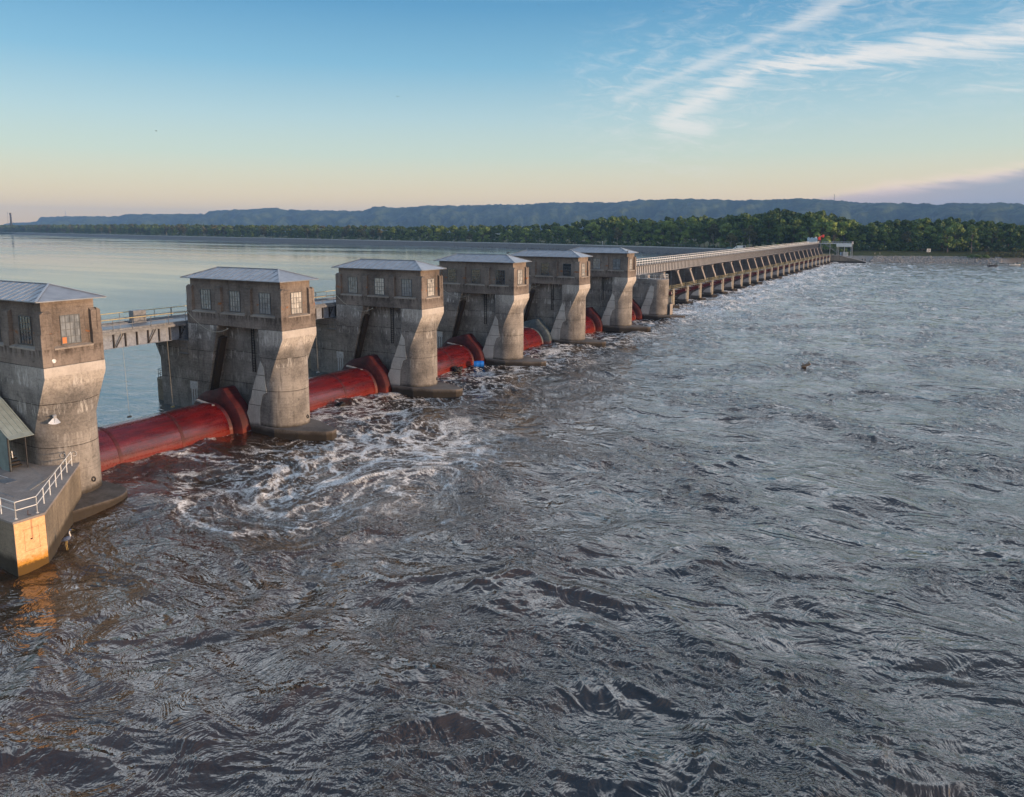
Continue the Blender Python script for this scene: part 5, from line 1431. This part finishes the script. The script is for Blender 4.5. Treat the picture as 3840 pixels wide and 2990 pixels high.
m.build('undercarriage', 'dark_steel', rc)
for x, z in ((1.9, 10.6), (4.0, 10.8), (1.7, 5.0)): pass
# vehicles on the far bank
def vehicle(label, px, dist, paint, L_, H, kind, rz):
    q = at_dist(px, dist); o = thing('parked_truck', label, 'truck', (q.x, q.y, 4.95), rz, 'vehicles parked below the wood')
    m = MB(); m.prism([(-L_/2, .45), (L_/2, .45), (L_/2, 1.05), (L_/2 - .9, 1.15), (L_/2 - 1.5, H), (L_/2 - 3.0, H), (L_/2 - 3.1, 1.25), (-L_/2, 1.25)] if kind == 'pickup' else [(-L_/2, .5), (L_/2, .5), (L_/2, 1.2), (L_/2 - .8, 1.3), (L_/2 - 1.1, H), (-L_/2, H)], -.95, .95, 'y'); b = m.build('body', paint, o, bevel=.06)
    m = MB(); m.prism([(L_/2 - 1.2, 1.2), (L_/2 - 1.58, H - .1), (L_/2 - 2.9, H - .1), (L_/2 - 2.95, 1.3)], -.97, .97, 'y'); m.build('windows', 'window_dark', b)
    for x in (-L_/2 + .9, L_/2 - 1.0):
        for y in (-.85, .85): MB().cyl((x, y - .12, .4), (x, y + .12, .4), .4, 18).build('wheel', 'rubber', o, smooth=40)
    return o
def gdist(px, t0): return ray_to_t(px, t0)
vehicle('White pickup truck parked at the foot of the wood, left of the larger white truck', 2768, gdist(2768, 20), 'white_paint', 5.2, 1.9, 'pickup', R(210))
vehicle('Larger white truck with a grey box, parked among the vehicles below the wood', 2786, gdist(2786, 22), 'white_paint', 6.5, 2.7, 'van', R(30))
vehicle('Dark red truck parked at the right of the white vehicles', 2818, gdist(2818, 22), 'dark_red_steel', 6.5, 2.2, 'pickup', R(30))
vehicle('Dark green utility cart parked left of the white pickup', 2740, gdist(2740, 19), 'green_box', 3.6, 1.8, 'pickup', R(30))
# fence below the wood
fc = thing('wire_fence', 'Long grey wire fence along the foot of the wood at the end of the dike', 'fence', (0, 0, 0))
pts = []
for px_ in range(2510, 2735, 12):
    q = at_dist(px_, gdist(px_, 22)); pts.append((q.x, q.y, 4.9))
m = MB()
for q in pts: m.tube(q, (q[0], q[1], q[2] + 2.4), .06, 5)
m.path([(a, b, c + 2.35) for a, b, c in pts], .05, 5); m.path([(a, b, c + 1.2) for a, b, c in pts], .03, 4); m.path([(a, b, c + .3) for a, b, c in pts], .03, 4); m.build('posts_and_rails', 'grey_steel', fc)
# sign
q = at_dist(3487, gdist(3487, 24)); sg = thing('river_sign', 'White square sign with black marks on a post on the right bank', 'sign', (q.x, q.y, 3.0), R(28))
MB().tube((0, 0, -.3), (0, 0, 2.4), .09, 6).tube((.9, .0, -.3), (.9, 0, 2.4), .09, 6).build('post', 'dark_steel', sg)
bo = MB().box(-.65, 1.45, -.12, -.04, 2.3, 4.3).build('board', 'white_paint', sg)
m = MB().ring((.4, -.14, 3.3), (0, 1, 0), .62, .09, 18); m.box(-.15, .95, -.15, -.125, 3.2, 3.42).box(-.45, 1.25, -.15, -.125, 2.42, 2.54).box(-.45, 1.25, -.15, -.125, 4.05, 4.17); m.build('markings', 'black_paint', bo)
for px_, lab in ((3307, 'Short pale marker post on the grass, leftmost on the right bank'), (3288, 'Short marker post on the grass left of the bank sign')): 
    q = at_dist(px_, gdist(px_, 30)); tag(MB().tube((q.x, q.y, 2.8), (q.x, q.y, 4.6), .09, 6).build('marker_post', 'pale_steel'), lab, 'post')
q = at_dist(2260, gdist(2260, 24)); tag(MB().tube((q.x, q.y, 4.5), (q.x, q.y, 8.6), .12, 6).build('gauge_post', 'white_paint'), 'Thin white post on the dike crest above the fifth pier roof', 'post')
# mast, chimney, towers far away
def mast(px_, ytop, dist, zb, w, mat, nm, lab, cat):
    q = at_dist(px_, dist); zt = CAM_H + (848 - ytop) / 2893 * dist
    o = thing(nm, lab, cat, (q.x, q.y, zb))
    if nm == 'chimney':
        MB().tube((0, 0, 0), (0, 0, zt - zb), w, 14, w * .7).build('shaft', mat, o); MB().tube((0, 0, zt - zb - 3), (0, 0, zt - zb + .5), w * .85, 14).build('rim', 'black_paint', o)
    else:
        m = MB()
        for a in (0, 2.1, 4.2): m.tube((w * math.cos(a), w * math.sin(a), 0), (w * .3 * math.cos(a), w * .3 * math.sin(a), zt - zb), w * .22, 4)
        m.build('lattice', mat, o)
mast(43, 808, 2600, 0, 3.0, 'dark_steel', 'chimney', 'Tall dark chimney on the horizon at far left', 'chimney')
mast(32, 803, 3200, 0, 1.2, 'grey_steel', 'radio_mast', 'Faint thin mast left of the dark chimney on the horizon', 'mast')
mast(250, 800, 8200, 80, 5.0, 'grey_steel', 'radio_mast', 'Thin mast on the left flat-topped bluff', 'mast')
mast(3122, 740, 3900, 120, 2.6, 'dark_steel', 'radio_mast', 'Lattice tower on the ridge above the far end of the dam', 'mast')
# birds
def bird(label, loc, rz, flying, s_):
    o = thing('bird', label, 'bird', loc, rz); o.scale = (s_,) * 3
    skin_fig('body', [(-.22, 0, 0), (-.05, 0, .02), (.1, 0, .05), (.18, 0, .1), (.24, 0, .1)], [(0, 1), (1, 2), (2, 3), (3, 4)], [.02, .07, .06, .04, .012], 'black_paint', o, 1, 1)
    if flying:
        for sg in (-1, 1): MB().add([(-.1, 0, .04), (.08, 0, .05), (.04, sg * .35, .14), (-.1, sg * .6, .06), (-.12, sg * .3, .1)], [(0, 1, 2, 4), (4, 2, 3)]).build('wing', 'black_paint', o)
    else: MB().tube((0, .02, -.02), (0, .02, -.14), .01, 4).tube((0, -.02, -.02), (0, -.02, -.14), .01, 4).build('legs', 'black_paint', o)
bird('Dark bird perched on the roof ridge end of the fourth pier house', (PX + 4.6, Y1 + SP * 3, 16.78), R(40), False, 1.3)
bird('Dark bird perched on the roof corner of the sixth pier house', (PX + 6.9, Y1 + SP * 5 - HW - .1, 15.85), R(60), False, 1.3)
for (x, y, lab) in ((585, 492, 'Tiny dark bird flying in the left of the sky'), (1491, 363, 'Tiny dark bird flying in the middle of the sky'), (2488, 44, 'Tiny dark bird flying high in the right of the sky'), (2020, 18, 'Tiny dark bird flying at the top of the sky')):
    d = bearing(x, y).normalized() * 150; bird(lab, (d.x, d.y, CAM_H + d.z), rnd_.uniform(0, 6), True, .7)

# ------------------------------------------------------------------ air
HZ = bpy.data.materials.new('haze'); HZ.use_nodes = True; HZ.node_tree.nodes.clear()
t = NT(HZ.node_tree); pv = t.node('ShaderNodeVolumePrincipled'); t.sock(pv, 'Color', (.30, .56, 1.0)); t.sock(pv, 'Density', 0.00011); t.sock(pv, 'Anisotropy', 0.0)
mo = t.node('ShaderNodeOutputMaterial'); HZ.node_tree.links.new(pv.outputs[0], mo.inputs['Volume']); MATS['haze'] = HZ
hz_ = MB().box(-8500, 6500, -400, 8500, -6, 215).build('haze', 'haze'); tag(hz_, kind='stuff')
